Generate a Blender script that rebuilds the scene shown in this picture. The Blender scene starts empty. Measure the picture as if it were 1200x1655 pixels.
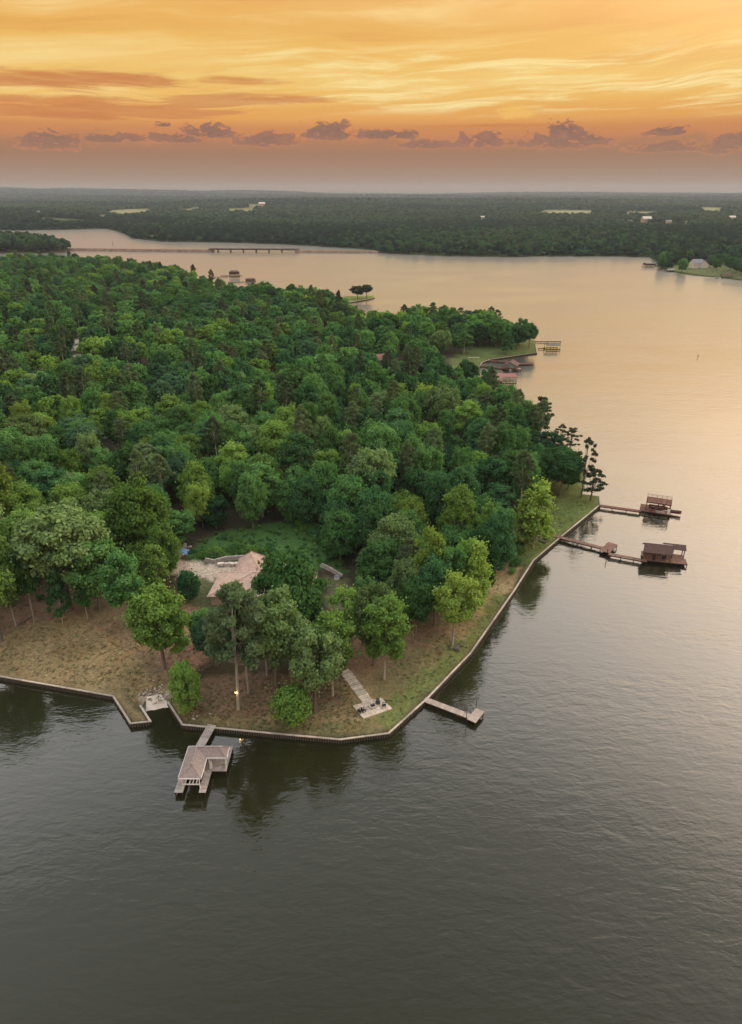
import bpy, bmesh, math, random
import numpy as np
from mathutils import Vector, Matrix
from mathutils.geometry import delaunay_2d_cdt

S = bpy.context.scene
COL = S.collection
random.seed(4)
RNG = np.random.default_rng(4)
R = math.radians

# ------------------------------------------------------------------ camera, sky, sun, exposure
H = 95.0                                   # the drone's height over the lake
F = 1655 * 24 / 36.0                       # focal length in photo pixels
PITCH = R(25.0)
cam = bpy.data.cameras.new('camera')
cam.sensor_fit = 'VERTICAL'; cam.sensor_height = 36; cam.sensor_width = 36; cam.lens = 24
cam.clip_start = 0.5; cam.clip_end = 60000
camo = bpy.data.objects.new('camera', cam); COL.objects.link(camo)
camo.location = (0, 0, H); camo.rotation_euler = (R(90) - PITCH, 0, 0)
S.camera = camo

SUN_AZ, SUN_EL = 54.0, 19.0
SUN_DIR = Vector((math.sin(R(SUN_AZ)) * math.cos(R(SUN_EL)), math.cos(R(SUN_AZ)) * math.cos(R(SUN_EL)), math.sin(R(SUN_EL))))
sun = bpy.data.lights.new('sun', 'SUN'); sun.energy = 2.9; sun.angle = R(28); sun.color = (1.0, 0.80, 0.54)
suno = bpy.data.objects.new('sun', sun); COL.objects.link(suno)
suno.rotation_euler = (-SUN_DIR).to_track_quat('-Z', 'Y').to_euler()

S.view_settings.view_transform = 'Standard'; S.view_settings.look = 'None'
S.view_settings.gamma = 1; S.view_settings.exposure = 0.0; S.view_settings.use_curve_mapping = False
S.cycles.use_denoising = True
S.cycles.max_bounces = 7; S.cycles.diffuse_bounces = 3; S.cycles.glossy_bounces = 2
S.cycles.transmission_bounces = 4; S.cycles.transparent_max_bounces = 4; S.cycles.volume_bounces = 0
S.cycles.caustics_reflective = False; S.cycles.caustics_refractive = False
S.cycles.sample_clamp_indirect = 4; S.cycles.sample_clamp_direct = 0


def lin(r, g, b):
    f = lambda c: c / 12.92 if c <= 0.04045 else ((c + 0.055) / 1.055) ** 2.4
    return (f(r / 255), f(g / 255), f(b / 255), 1.0)


class NT:
    """a few lines to write node trees with"""
    def __init__(s, tree):
        s.t = tree; s.n = tree.nodes; s.l = tree.links; s.n.clear()

    def add(s, typ, **kw):
        n = s.n.new(typ)
        for k, v in kw.items(): setattr(n, k, v)
        return n

    def put(s, sock, v):
        if isinstance(v, bpy.types.NodeSocket): s.l.new(v, sock)
        elif isinstance(v, (int, float)) and hasattr(sock.default_value, '__len__'):
            sock.default_value = (v,) * len(sock.default_value)
        else: sock.default_value = v

    def m(s, op, a, b=None, c=None, clamp=False):
        n = s.add('ShaderNodeMath', operation=op, use_clamp=clamp)
        for i, v in enumerate((a, b, c)):
            if v is not None: s.put(n.inputs[i], v)
        return n.outputs[0]

    def step(s, v, a, b):                   # smoothstep a..b
        n = s.add('ShaderNodeMapRange', interpolation_type='SMOOTHSTEP')
        s.put(n.inputs[0], v); s.put(n.inputs[1], a); s.put(n.inputs[2], b)
        return n.outputs[0]

    def band(s, v, a, b, c, d):
        return s.m('MULTIPLY', s.step(v, a, b), s.m('SUBTRACT', 1.0, s.step(v, c, d)))

    def vec(s, x, y, z=0.0):
        n = s.add('ShaderNodeCombineXYZ')
        for i, v in enumerate((x, y, z)): s.put(n.inputs[i], v)
        return n.outputs[0]

    def noise(s, v, scale=1.0, detail=4, rough=0.55, dist=0.0, out=0):
        n = s.add('ShaderNodeTexNoise'); s.put(n.inputs['Vector'], v)
        n.inputs['Scale'].default_value = scale; n.inputs['Detail'].default_value = detail
        n.inputs['Roughness'].default_value = rough; n.inputs['Distortion'].default_value = dist
        return n.outputs[out]

    def mix(s, f, a, b, blend='MIX'):
        n = s.add('ShaderNodeMix', data_type='RGBA', blend_type=blend)
        s.put(n.inputs[0], f); s.put(n.inputs[6], a); s.put(n.inputs[7], b)
        return n.outputs[2]

    def ramp(s, v, stops, interp='LINEAR'):
        n = s.add('ShaderNodeValToRGB'); s.put(n.inputs[0], v); e = n.color_ramp; e.interpolation = interp
        while len(e.elements) > 1: e.elements.remove(e.elements[0])
        e.elements[0].position = stops[0][0]; e.elements[0].color = stops[0][1]
        for p, c in stops[1:]:
            k = e.elements.new(p); k.color = c
        return n.outputs[0]


def px_angles(px, py):
    u = (px - 600) / F; v = (827.5 - py) / F
    y = math.cos(PITCH) + v * math.sin(PITCH); z = -math.sin(PITCH) + v * math.cos(PITCH)
    return math.degrees(math.atan2(u, y)), math.degrees(math.atan2(z, math.hypot(u, y)))


def build_world():
    w = bpy.data.worlds.new('World'); S.world = w; w.use_nodes = True
    N = NT(w.node_tree)
    tc = N.add('ShaderNodeTexCoord')
    sep = N.add('ShaderNodeSeparateXYZ'); N.l.new(tc.outputs['Generated'], sep.inputs[0])
    x, y, z = sep.outputs
    az = N.m('MULTIPLY', N.m('ARCTAN2', x, y), 57.2958)
    el = N.m('MULTIPLY', N.m('ARCSINE', z), 57.2958)
    el = N.m('MAXIMUM', el, 0.0)
    # slow warp so that bands undulate
    wv = N.noise(N.vec(N.m('MULTIPLY', az, .06), N.m('MULTIPLY', el, .10)), 1, 2)
    wel = N.m('ADD', el, N.m('MULTIPLY', N.m('SUBTRACT', wv, .5), 2.2))
    col = N.ramp(N.m('DIVIDE', el, 60.0), [
        (0.0, lin(152, 126, 107)), (0.022, lin(160, 126, 101)), (0.043, lin(166, 120, 88)), (0.054, lin(188, 126, 82)),
        (0.068, lin(206, 134, 78)), (0.085, lin(232, 166, 84)), (0.105, lin(240, 188, 98)), (0.125, lin(242, 196, 108)),
        (0.15, lin(240, 188, 98)), (0.18, lin(236, 180, 96)), (0.21, lin(232, 178, 104)), (0.26, lin(238, 204, 160)), (0.36, lin(240, 222, 198)),
        (0.55, lin(236, 232, 226)), (1.0, lin(226, 233, 240))], 'EASE')
    # high sheet cloud: long tilted streaks, light and dark
    tilt = N.m('ADD', wel, N.m('MULTIPLY', az, -0.045))
    st = N.noise(N.vec(N.m('MULTIPLY', az, .035), N.m('MULTIPLY', tilt, .42)), 1, 6, .6, .5)
    upper = N.band(el, 4.6, 6.6, 16, 34)
    col = N.mix(N.m('MULTIPLY', N.m('MULTIPLY', N.step(st, .48, .74), upper), .9), col, lin(255, 228, 158))
    col = N.mix(N.m('MULTIPLY', N.m('MULTIPLY', N.step(st, .49, .30), upper), .6), col, lin(222, 152, 76))
    fine = N.noise(N.vec(N.m('MULTIPLY', az, .09), N.m('MULTIPLY', tilt, 1.5)), 1, 10, .68, .45)
    right = N.m('MULTIPLY', N.step(az, -20, 4), N.band(N.m('ADD', el, N.m('MULTIPLY', az, .02)), 4.9, 6.0, 7.6, 10.5))
    col = N.mix(N.m('MULTIPLY', N.m('MULTIPLY', N.step(fine, .44, .66), right), .9), col, lin(255, 236, 168))
    # darker orange streaks low on the left
    lb = N.noise(N.vec(N.m('MULTIPLY', az, .055), N.m('MULTIPLY', wel, 1.15)), 1, 7, .6, .4)
    leftm = N.m('MULTIPLY', N.step(az, -1.0, -17.0), N.band(el, 4.2, 5.2, 7.0, 8.0))
    col = N.mix(N.m('MULTIPLY', N.step(N.m('ADD', lb, N.m('MULTIPLY', leftm, .16)), .58, .66), N.m('MULTIPLY', N.step(leftm, .02, .5), .6)), col, lin(200, 124, 74))
    # single streaks and the row of small cumulus over the horizon, each where it floats
    puff = N.noise(N.vec(N.m('MULTIPLY', az, .85), N.m('MULTIPLY', el, 1.7)), 1, 12, .70, .3)
    puff = N.m('SUBTRACT', puff, .5)
    wisp = N.m('SUBTRACT', N.noise(N.vec(N.m('MULTIPLY', az, .28), N.m('MULTIPLY', el, 2.2)), 1, 7, .65, .4), .5)

    def cloud(px, py, w_, h_, nz, amount, flat=2.2):
        a, e = px_angles(px, py); sw = w_ / (23.0 if nz is puff else 19.5); sh = h_ / (25.0 if nz is puff else 21.0)
        dx = N.m('DIVIDE', N.m('SUBTRACT', az, a), sw); de = N.m('DIVIDE', N.m('SUBTRACT', el, e), sh)
        de = N.m('MULTIPLY', de, N.m('ADD', 1.0, N.m('MULTIPLY', N.m('LESS_THAN', de, 0.0), flat - 1)))
        d = N.m('SUBTRACT', 1.0, N.m('ADD', N.m('MULTIPLY', dx, dx), N.m('MULTIPLY', de, de)))
        return N.m('MULTIPLY_ADD', nz, amount, d)

    def union(items):
        v = items[0]
        for q in items[1:]: v = N.m('MAXIMUM', v, q)
        return v
    streak = union([cloud(380, 130, 95, 7, wisp, 2.4, 1), cloud(455, 160, 100, 8, wisp, 2.4, 1), cloud(140, 128, 170, 16, wisp, 2.6, 1), cloud(95, 165, 170, 12, wisp, 2.6, 1), cloud(120, 186, 120, 8, wisp, 2.6, 1), cloud(800, 203, 160, 4, wisp, 1.6, 1)])
    col = N.mix(N.m('MULTIPLY', N.step(streak, .2, 1.1), .7), col, lin(204, 124, 68))
    lit = cloud(835, 183, 42, 16, puff, 3.4, 1.4)
    col = N.mix(N.m('MULTIPLY', N.step(lit, .2, .8), .8), col, lin(244, 190, 96))
    bank_ = N.noise(N.vec(N.m('MULTIPLY', az, .16), N.m('MULTIPLY', el, .35)), 1, 9, .68, .2)
    bank_ = N.m('ADD', N.m('MULTIPLY', N.m('SUBTRACT', bank_, .5), 6.0), N.m('MULTIPLY', N.m('SUBTRACT', 3.75, el), 1.6))
    col = N.mix(N.m('MULTIPLY', N.m('MULTIPLY', N.step(bank_, -.3, 1.0), N.step(el, .6, 2.8)), .5), col, lin(156, 112, 84))
    cum = union([cloud(85, 232, 60, 24, puff, 5.4), cloud(190, 226, 70, 12, puff, 5.0), cloud(282, 226, 54, 14, puff, 5.0), cloud(338, 216, 46, 20, puff, 5.4), cloud(264, 202, 16, 8, puff, 5.4),
                 cloud(435, 230, 66, 20, puff, 4.6), cloud(535, 217, 56, 24, puff, 5.4), cloud(628, 220, 70, 13, puff, 5.4), cloud(780, 231, 62, 20, puff, 5.4), cloud(915, 231, 92, 24, puff, 5.4),
                 cloud(910, 214, 34, 24, puff, 5.0), cloud(1085, 214, 40, 12, puff, 5.4), cloud(1075, 240, 66, 16, puff, 4.6), cloud(690, 236, 60, 12, puff, 5), cloud(1185, 238, 54, 26, puff, 5.4)])
    col = N.mix(N.m('MULTIPLY', N.band(cum, .0, .35, .35, .8), .4), col, lin(226, 138, 78))
    shade = N.mix(N.step(puff, -.14, .22), lin(114, 88, 84), lin(162, 114, 90))
    col = N.mix(N.m('MULTIPLY', N.step(cum, .1, .66), N.m('MULTIPLY_ADD', N.step(el, 2.4, 4.2), .55, .35)), col, shade)
    # the glow round the veiled sun, which stands outside the frame to the right
    sd = N.vec(*SUN_DIR)
    dot = N.add('ShaderNodeVectorMath', operation='DOT_PRODUCT'); N.l.new(tc.outputs['Generated'], dot.inputs[0]); N.l.new(sd, dot.inputs[1])
    g = N.m('POWER', N.m('MAXIMUM', dot.outputs['Value'], 0.0), 8.0)
    glow = N.mix(1.0, (0, 0, 0, 1), (1.0, .68, .43, 1)); 
    gv = N.add('ShaderNodeVectorMath', operation='SCALE'); N.l.new(glow, gv.inputs[0]); N.l.new(N.m('MULTIPLY', N.m("MULTIPLY", g, 1.75), N.step(el, 5, 16)), gv.inputs[3])
    col = N.mix(1.0, col, gv.outputs[0], 'ADD')
    bg = N.add('ShaderNodeBackground'); N.l.new(col, bg.inputs[0])
    N.l.new(N.m('MAXIMUM', 1.0, N.m('MULTIPLY_ADD', z, 1.6, .72)), bg.inputs[1])      # an overcast sky grows brighter towards the zenith
    # clear air above the cloud: a low-sun sky at a low strength
    sky = N.add('ShaderNodeTexSky'); sky.sky_type = 'NISHITA'; sky.sun_disc = False
    sky.sun_elevation = R(SUN_EL); sky.sun_rotation = R(SUN_AZ)
    up = N.add('ShaderNodeBackground'); N.l.new(sky.outputs[0], up.inputs[0]); up.inputs[1].default_value = 0.06
    ms = N.add('ShaderNodeMixShader'); N.l.new(N.m('MULTIPLY', N.step(el, 25, 70), .25), ms.inputs[0]); N.l.new(bg.outputs[0], ms.inputs[1]); N.l.new(up.outputs[0], ms.inputs[2])
    out = N.add('ShaderNodeOutputWorld'); N.l.new(ms.outputs[0], out.inputs[0])


build_world()

# ------------------------------------------------------------------ pixel <-> place (only to read positions off the photograph)
def at(px, py, z=0.0):
    u = (px - 600) / F; v = (827.5 - py) / F
    dy = math.cos(PITCH) + v * math.sin(PITCH); dz = -math.sin(PITCH) + v * math.cos(PITCH)
    t = (z - H) / dz
    return Vector((u * t, dy * t, z))


def z_at(py, Y):                            # the height that shows at photo row py over ground distance Y
    v = (827.5 - py) / F
    dy = math.cos(PITCH) + v * math.sin(PITCH); dz = -math.sin(PITCH) + v * math.cos(PITCH)
    return H + Y * dz / dy


def to_px(x, y, z):
    c = y * math.cos(PITCH) - (z - H) * math.sin(PITCH)
    v = y * math.sin(PITCH) + (z - H) * math.cos(PITCH)
    return 600 + F * x / c, 827.5 - F * v / c


def depth(x, y, z):
    return y * math.cos(PITCH) - (z - H) * math.sin(PITCH)


# ------------------------------------------------------------------ objects and tags
def link(o, parent=None):
    COL.objects.link(o)
    if parent is not None: o.parent = parent
    return o


def tag(o, label=None, cat=None, group=None, kind=None):
    if label: o['label'] = label
    if cat: o['category'] = cat
    if group: o['group'] = group
    if kind: o['kind'] = kind
    return o


def thing(name, label, cat, loc=(0, 0, 0), rz=0.0, group=None):
    o = bpy.data.objects.new(name, None); o.empty_display_size = .5
    link(o); o.location = loc; o.rotation_euler = (0, 0, rz)
    return tag(o, label, cat, group)


class MB:
    """gathers boxes, beams, tubes and faces into one mesh"""
    def __init__(s): s.v = []; s.f = []

    def add(s, vs, fs):
        k = len(s.v); s.v += [tuple(p) for p in vs]; s.f += [tuple(i + k for i in f) for f in fs]; return s

    def box(s, c, size, rz=0.0, M=None):
        x, y, z = (q / 2 for q in size); ca, sa = math.cos(rz), math.sin(rz)
        vs = []
        for dx, dy, dz in ((-x, -y, -z), (x, -y, -z), (x, y, -z), (-x, y, -z), (-x, -y, z), (x, -y, z), (x, y, z), (-x, y, z)):
            p = Vector((dx, dy, dz))
            p = (M @ p) if M is not None else Vector((ca * dx - sa * dy, sa * dx + ca * dy, dz))
            vs.append(p + Vector(c))
        return s.add(vs, [(3, 2, 1, 0), (4, 5, 6, 7), (0, 1, 5, 4), (1, 2, 6, 5), (2, 3, 7, 6), (3, 0, 4, 7)])

    def beam(s, a, b, w, h=None):
        a, b = Vector(a), Vector(b); d = b - a
        if d.length < 1e-5: return s
        q = d.to_track_quat('Y', 'Z').to_matrix()
        return s.box((a + b) / 2, (w, d.length, h or w), M=q)

    def tube(s, pts, rad, n=6, cap=True):
        k = len(s.v); pts = [Vector(p) for p in pts]
        for i, p in enumerate(pts):
            d = (pts[min(i + 1, len(pts) - 1)] - pts[max(i - 1, 0)]).normalized()
            a = d.orthogonal().normalized() if i == 0 else (a - d * a.dot(d)).normalized()
            b = d.cross(a)
            for j in range(n):
                t = 2 * math.pi * j / n
                s.v.append(tuple(p + (a * math.cos(t) + b * math.sin(t)) * rad[i]))
        for i in range(len(pts) - 1):
            for j in range(n):
                s.f.append((k + i * n + j, k + i * n + (j + 1) % n, k + (i + 1) * n + (j + 1) % n, k + (i + 1) * n + j))
        if cap:
            s.f.append(tuple(k + j for j in reversed(range(n)))); s.f.append(tuple(k + (len(pts) - 1) * n + j for j in range(n)))
        return s

    def prism(s, poly, z0, z1):
        n = len(poly)
        vs = [(p[0], p[1], z0) for p in poly] + [(p[0], p[1], z1) for p in poly]
        fs = [tuple(range(n, 2 * n)), tuple(reversed(range(n)))] + [(i, (i + 1) % n, n + (i + 1) % n, n + i) for i in range(n)]
        return s.add(vs, fs)

    def mesh(s, name, mat=None):
        me = bpy.data.meshes.new(name); me.from_pydata(s.v, [], s.f); me.update()
        if mat: me.materials.append(mat)
        return me

    def build(s, name, mat=None, parent=None, **kw):
        bm = bmesh.new(); me = s.mesh(name, mat); bm.from_mesh(me); bmesh.ops.recalc_face_normals(bm, faces=bm.faces); bm.to_mesh(me); bm.free()
        o = link(bpy.data.objects.new(name, me), parent)
        return tag(o, **kw) if kw else o


def place(name, me, parent, loc=(0, 0, 0), rz=0.0, scale=None):
    o = link(bpy.data.objects.new(name, me), parent); o.location = loc; o.rotation_euler = (0, 0, rz)
    if scale: o.scale = scale
    return o


# ------------------------------------------------------------------ materials
def mat(name, c1, c2, scale=1.0, rough=.8, bump=0.0, bscale=None, detail=5, stretch=(1, 1, 1), spec=.08, metal=0.0, rand=0.0):
    m = bpy.data.materials.new(name); m.use_nodes = True; N = NT(m.node_tree)
    tc = N.add('ShaderNodeTexCoord')
    mp = N.add('ShaderNodeMapping'); N.l.new(tc.outputs['Object'], mp.inputs[0]); mp.inputs['Scale'].default_value = stretch
    n = N.noise(mp.outputs[0], scale, detail, .6)
    c = N.mix(N.step(n, .3, .7), (*c1, 1), (*c2, 1))
    if rand:
        g = N.add('ShaderNodeNewGeometry')
        c = N.mix(1.0, c, N.mix(g.outputs['Random Per Island'], (1 - rand,) * 3 + (1,), (1 + rand,) * 3 + (1,)), 'MULTIPLY')
    b = N.add('ShaderNodeBsdfPrincipled'); N.l.new(c, b.inputs['Base Color'])
    b.inputs['Roughness'].default_value = rough; b.inputs['Metallic'].default_value = metal; b.inputs['Specular IOR Level'].default_value = spec
    if bump:
        bp = N.add('ShaderNodeBump'); bp.inputs['Strength'].default_value = bump; bp.inputs['Distance'].default_value = .05
        N.l.new(N.noise(mp.outputs[0], bscale or scale * 4, 4, .6), bp.inputs['Height']); N.l.new(bp.outputs[0], b.inputs['Normal'])
    o = N.add('ShaderNodeOutputMaterial'); N.l.new(b.outputs[0], o.inputs[0])
    return m


def leaf_mat(name, c, warm):
    m = bpy.data.materials.new(name); m.use_nodes = True; N = NT(m.node_tree)
    g = N.add('ShaderNodeNewGeometry'); oi = N.add('ShaderNodeObjectInfo'); tc = N.add('ShaderNodeTexCoord')
    n = N.noise(tc.outputs['Object'], .35, 2)
    a = (*c, 1); b = (*warm, 1)
    k = N.m('ADD', N.m('MULTIPLY', g.outputs['Random Per Island'], .30), N.m('ADD', N.m('MULTIPLY', N.step(n, .35, .65), .30), N.m('MULTIPLY', N.m('FRACT', N.m('MULTIPLY', oi.outputs['Random'], 7.31)), .40)))
    col = N.mix(k, a, b)
    v = N.m('ADD', .68, N.m('MULTIPLY', oi.outputs['Random'], .64))
    col = N.mix(1.0, col, N.vec(v, v, v), 'MULTIPLY')
    d = N.add('ShaderNodeBsdfDiffuse'); t = N.add('ShaderNodeBsdfTranslucent')
    N.l.new(col, d.inputs[0]); N.l.new(N.mix(1.0, col, (1.05, 1.15, .7, 1), 'MULTIPLY'), t.inputs[0])
    ms = N.add('ShaderNodeMixShader'); ms.inputs[0].default_value = .30
    N.l.new(d.outputs[0], ms.inputs[1]); N.l.new(t.outputs[0], ms.inputs[2])
    o = N.add('ShaderNodeOutputMaterial'); N.l.new(ms.outputs[0], o.inputs[0])
    return m


LEAF = {
    'deep': leaf_mat('leaves_deep', (.040, .116, .052), (.086, .188, .072)),
    'mid': leaf_mat('leaves_mid', (.066, .172, .056), (.140, .272, .086)),
    'bright': leaf_mat('leaves_bright', (.112, .225, .052), (.220, .345, .080)),
    'yellow': leaf_mat('leaves_yellow', (.155, .255, .048), (.265, .360, .078)),
    'pale': leaf_mat('leaves_pale', (.118, .204, .078), (.228, .325, .128)),
    'blue': leaf_mat('leaves_bluish', (.046, .112, .062), (.088, .168, .090)),
    'needle': leaf_mat('needles', (.085, .142, .074), (.165, .222, .114)),
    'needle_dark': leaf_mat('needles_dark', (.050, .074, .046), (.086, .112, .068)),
    'lawn': leaf_mat('lawn_grass', (.075, .095, .034), (.125, .145, .056)),
    'dry': leaf_mat('dry_grass', (.13, .095, .05), (.27, .205, .115)),
    'far_dark': leaf_mat('far_leaves_dark', (.028, .060, .054), (.050, .088, .070)),  # far leaf colours carry a painted blue-grey cast of distance haze
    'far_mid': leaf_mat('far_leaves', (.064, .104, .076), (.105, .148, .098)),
}
M = {
    'bark': mat('bark', (.10, .08, .06), (.22, .19, .16), 3, .9, stretch=(1, 1, .3)),
    'bark_pale': mat('bark_pale', (.24, .21, .18), (.42, .38, .33), 3, .9, stretch=(1, 1, .3)),
    'wood_grey': mat('weathered_decking', (.30, .26, .24), (.44, .39, .36), 1.3, .8, rand=.16),
    'wood_tan': mat('tan_decking', (.32, .265, .235), (.42, .355, .315), 1.3, .8, rand=.16),
    'wood_red': mat('red_stained_wood', (.105, .046, .040), (.160, .070, .058), 1.2, .75, rand=.15),
    'wood_brown': mat('brown_stained_wood', (.14, .085, .068), (.22, .135, .108), 1.2, .8, rand=.12),
    'wood_dark': mat('dark_wet_wood', (.035, .025, .022), (.07, .05, .042), 2, .7),
    'cap': mat('seawall_cap_wood', (.34, .29, .25), (.50, .43, .36), .8, .8),
    'white': mat('white_paint', (.72, .70, .68), (.82, .80, .78), 2, .5),
    'shingle': mat('brown_shingles', (.23, .185, .175), (.34, .275, .255), 2.5, .9, .4, 9, stretch=(1, 1, 1)),
    'shingle_pink': mat('clay_pink_shingles', (.42, .295, .235), (.56, .395, .32), 1.1, .9, .4, 7),
    'shingle_dark': mat('dark_brown_shingles', (.085, .055, .048), (.14, .09, .08), 2.5, .85, .4, 9),
    'roof_red': mat('red_metal_roof', (.26, .115, .10), (.33, .15, .135), .6, .55),
    'roof_pale': mat('pale_metal_roof', (.19, .19, .22), (.26, .25, .28), .6, .5),
    'roof_grey': mat('grey_roof', (.11, .10, .10), (.17, .155, .155), .9, .8),
    'brick': mat('tan_brick', (.34, .24, .19), (.44, .33, .27), 3, .9),
    'siding': mat('cream_siding', (.55, .50, .44), (.64, .58, .52), 2, .7),
    'siding_dark': mat('brown_siding', (.12, .07, .055), (.18, .11, .085), 2, .8),
    'glass': mat('window_glass', (.03, .035, .04), (.05, .055, .06), 1, .1, spec=.6),
    'stone': mat('flagstone', (.46, .38, .31), (.62, .54, .46), 1.2, .9, .5, 5, rand=.12),
    'rock': mat('rubble_rock', (.30, .25, .23), (.48, .42, .38), 1.5, .95, .6, 4),
    'concrete': mat('pale_concrete', (.56, .47, .40), (.74, .64, .56), .8, .9, .3, 4),
    'gravel': mat('gravel', (.42, .32, .25), (.58, .46, .37), 2.0, .95, .5, 8),
    'metal': mat('dark_metal', (.05, .05, .055), (.09, .09, .095), 4, .5, metal=.6),
    'char': mat('charcoal_resin', (.03, .035, .05), (.055, .06, .08), 4, .6),
    'tarp': mat('blue_tarp', (.12, .28, .50), (.25, .40, .58), 1.5, .6, .5, 3),
    'hull': mat('boat_gelcoat', (.10, .035, .03), (.16, .06, .05), 1, .3, spec=.5),
    'asphalt': mat('asphalt', (.05, .05, .05), (.08, .08, .078), .5, .9),
    'bridge': mat('bridge_concrete', (.15, .11, .10), (.22, .17, .15), .2, .9),
    'log': mat('grey_log', (.08, .07, .065), (.16, .14, .125), 3, .95),
}


def emit_mat(name, c, k):
    m = bpy.data.materials.new(name); m.use_nodes = True; N = NT(m.node_tree)
    e = N.add('ShaderNodeEmission'); e.inputs[0].default_value = c; e.inputs[1].default_value = k
    o = N.add('ShaderNodeOutputMaterial'); N.l.new(e.outputs[0], o.inputs[0]); return m


def board_tones(m, lo=.78, hi=1.18):
    N = m.node_tree; b = next(n for n in N.nodes if n.type == 'BSDF_PRINCIPLED'); src = b.inputs['Base Color'].links[0].from_socket
    oi = N.nodes.new('ShaderNodeObjectInfo'); mr = N.nodes.new('ShaderNodeMapRange'); N.links.new(oi.outputs['Random'], mr.inputs[0]); mr.inputs[3].default_value = lo; mr.inputs[4].default_value = hi
    mx = N.nodes.new('ShaderNodeMix'); mx.data_type = 'RGBA'; mx.blend_type = 'MULTIPLY'; mx.inputs[0].default_value = 1
    cb = N.nodes.new('ShaderNodeCombineXYZ')
    for i in range(3): N.links.new(mr.outputs[0], cb.inputs[i])
    N.links.new(src, mx.inputs[6]); N.links.new(cb.outputs[0], mx.inputs[7]); N.links.new(mx.outputs[2], b.inputs['Base Color'])


for k_ in ('cap', 'stone', 'concrete'): board_tones(M[k_])
M['lamp'] = emit_mat('lamp_glow', (1.0, .45, .10, 1), 60)


def ground_mat(name):
    m = bpy.data.materials.new(name); m.use_nodes = True; N = NT(m.node_tree)
    a = N.add('ShaderNodeAttribute', attribute_name='cover')
    tc = N.add('ShaderNodeTexCoord'); v = tc.outputs['Object']
    n1 = N.noise(v, .09, 5, .65); n2 = N.noise(v, .9, 5, .7); n3 = N.noise(v, 5, 3, .6)
    k = N.m('ADD', N.m('ADD', N.m('MULTIPLY', n1, .75), N.m('MULTIPLY', n2, .75)), N.m('MULTIPLY', n3, .5))   # mean 1
    k = N.m('ADD', N.m('MULTIPLY', N.m('SUBTRACT', k, 1.0), 1.6), 1.0)
    sp = N.noise(v, 1.6, 7, .75)
    k = N.m('MULTIPLY', k, N.m('MULTIPLY_ADD', N.step(sp, .36, .66), .5, .75))
    c = N.mix(1.0, a.outputs['Color'], N.vec(k, k, k), 'MULTIPLY')
    hue = N.noise(v, .22, 4, .6)
    c = N.mix(N.m('MULTIPLY', N.step(hue, .45, .75), .45), c, N.mix(1.0, c, (1.15, .92, .70, 1), 'MULTIPLY'))
    c = N.mix(N.m('MULTIPLY', N.step(N.noise(v, .5, 6, .7), .55, .75), .4), c, N.mix(1.0, c, (.70, .86, .60, 1), 'MULTIPLY'))
    b = N.add('ShaderNodeBsdfPrincipled'); N.l.new(c, b.inputs['Base Color']); b.inputs['Roughness'].default_value = .95; b.inputs['Specular IOR Level'].default_value = .1
    bp = N.add('ShaderNodeBump'); bp.inputs['Strength'].default_value = .5; bp.inputs['Distance'].default_value = .12
    N.l.new(N.noise(v, 3, 6, .7), bp.inputs['Height']); N.l.new(bp.outputs[0], b.inputs['Normal'])
    o = N.add('ShaderNodeOutputMaterial'); N.l.new(b.outputs[0], o.inputs[0]); return m


M['ground'] = ground_mat('ground_cover')


def water_mat():
    m = bpy.data.materials.new('lake_water'); m.use_nodes = True; N = NT(m.node_tree)
    tc = N.add('ShaderNodeTexCoord'); v = tc.outputs['Object']
    def mapped(sx, sy, rz):
        mp = N.add('ShaderNodeMapping'); N.l.new(v, mp.inputs[0]); mp.inputs['Scale'].default_value = (sx, sy, 1); mp.inputs['Rotation'].default_value = (0, 0, R(rz)); return mp.outputs[0]
    calm = N.step(N.noise(mapped(.007, .019, 14), 1, 5, .62, .8), .34, .64)
    w1 = N.noise(mapped(.26, .62, 12), 1, 3, .5, .5)
    w2 = N.noise(mapped(.85, 1.7, -18), 1, 3, .55, .3)
    w3 = N.noise(mapped(.07, .13, 25), 1, 2, .5)
    hgt = N.m('ADD', N.m('ADD', N.m('MULTIPLY', w1, .30), N.m('MULTIPLY', w2, .12)), N.m('MULTIPLY', w3, .3))
    bp = N.add('ShaderNodeBump'); N.l.new(hgt, bp.inputs['Height']); bp.inputs['Distance'].default_value = 1.0
    N.l.new(N.m('ADD', .12, N.m('MULTIPLY', calm, .27)), bp.inputs['Strength'])
    lw = N.add('ShaderNodeLayerWeight'); lw.inputs[0].default_value = .5; N.l.new(bp.outputs[0], lw.inputs['Normal'])
    f = N.ramp(lw.outputs['Facing'], [(p_, (q_, q_, q_, 1)) for p_, q_ in ((0, .018), (.12, .020), (.255, .048), (.34, .11), (.52, .27), (.77, .50), (.91, .62), (1, .80))])
    g = N.add('ShaderNodeMixShader'); N.l.new(N.m('MULTIPLY_ADD', N.step(lw.outputs['Facing'], .60, .93), .27, .05), g.inputs[0])          # smooth water and the fine ripple on it
    for k_, r_ in enumerate((.055, .38)):
        gl = N.add('ShaderNodeBsdfGlossy'); gl.inputs['Color'].default_value = (.97, .98, 1, 1); gl.inputs['Roughness'].default_value = r_
        N.l.new(bp.outputs[0], gl.inputs['Normal']); N.l.new(gl.outputs[0], g.inputs[1 + k_])
    d = N.add('ShaderNodeBsdfDiffuse'); d.inputs[0].default_value = (.0165, .0168, .0064, 1)
    ms = N.add('ShaderNodeMixShader'); N.l.new(f, ms.inputs[0]); N.l.new(d.outputs[0], ms.inputs[1]); N.l.new(g.outputs[0], ms.inputs[2])
    o = N.add('ShaderNodeOutputMaterial'); N.l.new(ms.outputs[0], o.inputs[0]); return m


M['water'] = water_mat()

# ------------------------------------------------------------------ the lie of the land
def P2(px, py, z=0.0):
    p = at(px, py, z); return (p.x, p.y)


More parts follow.
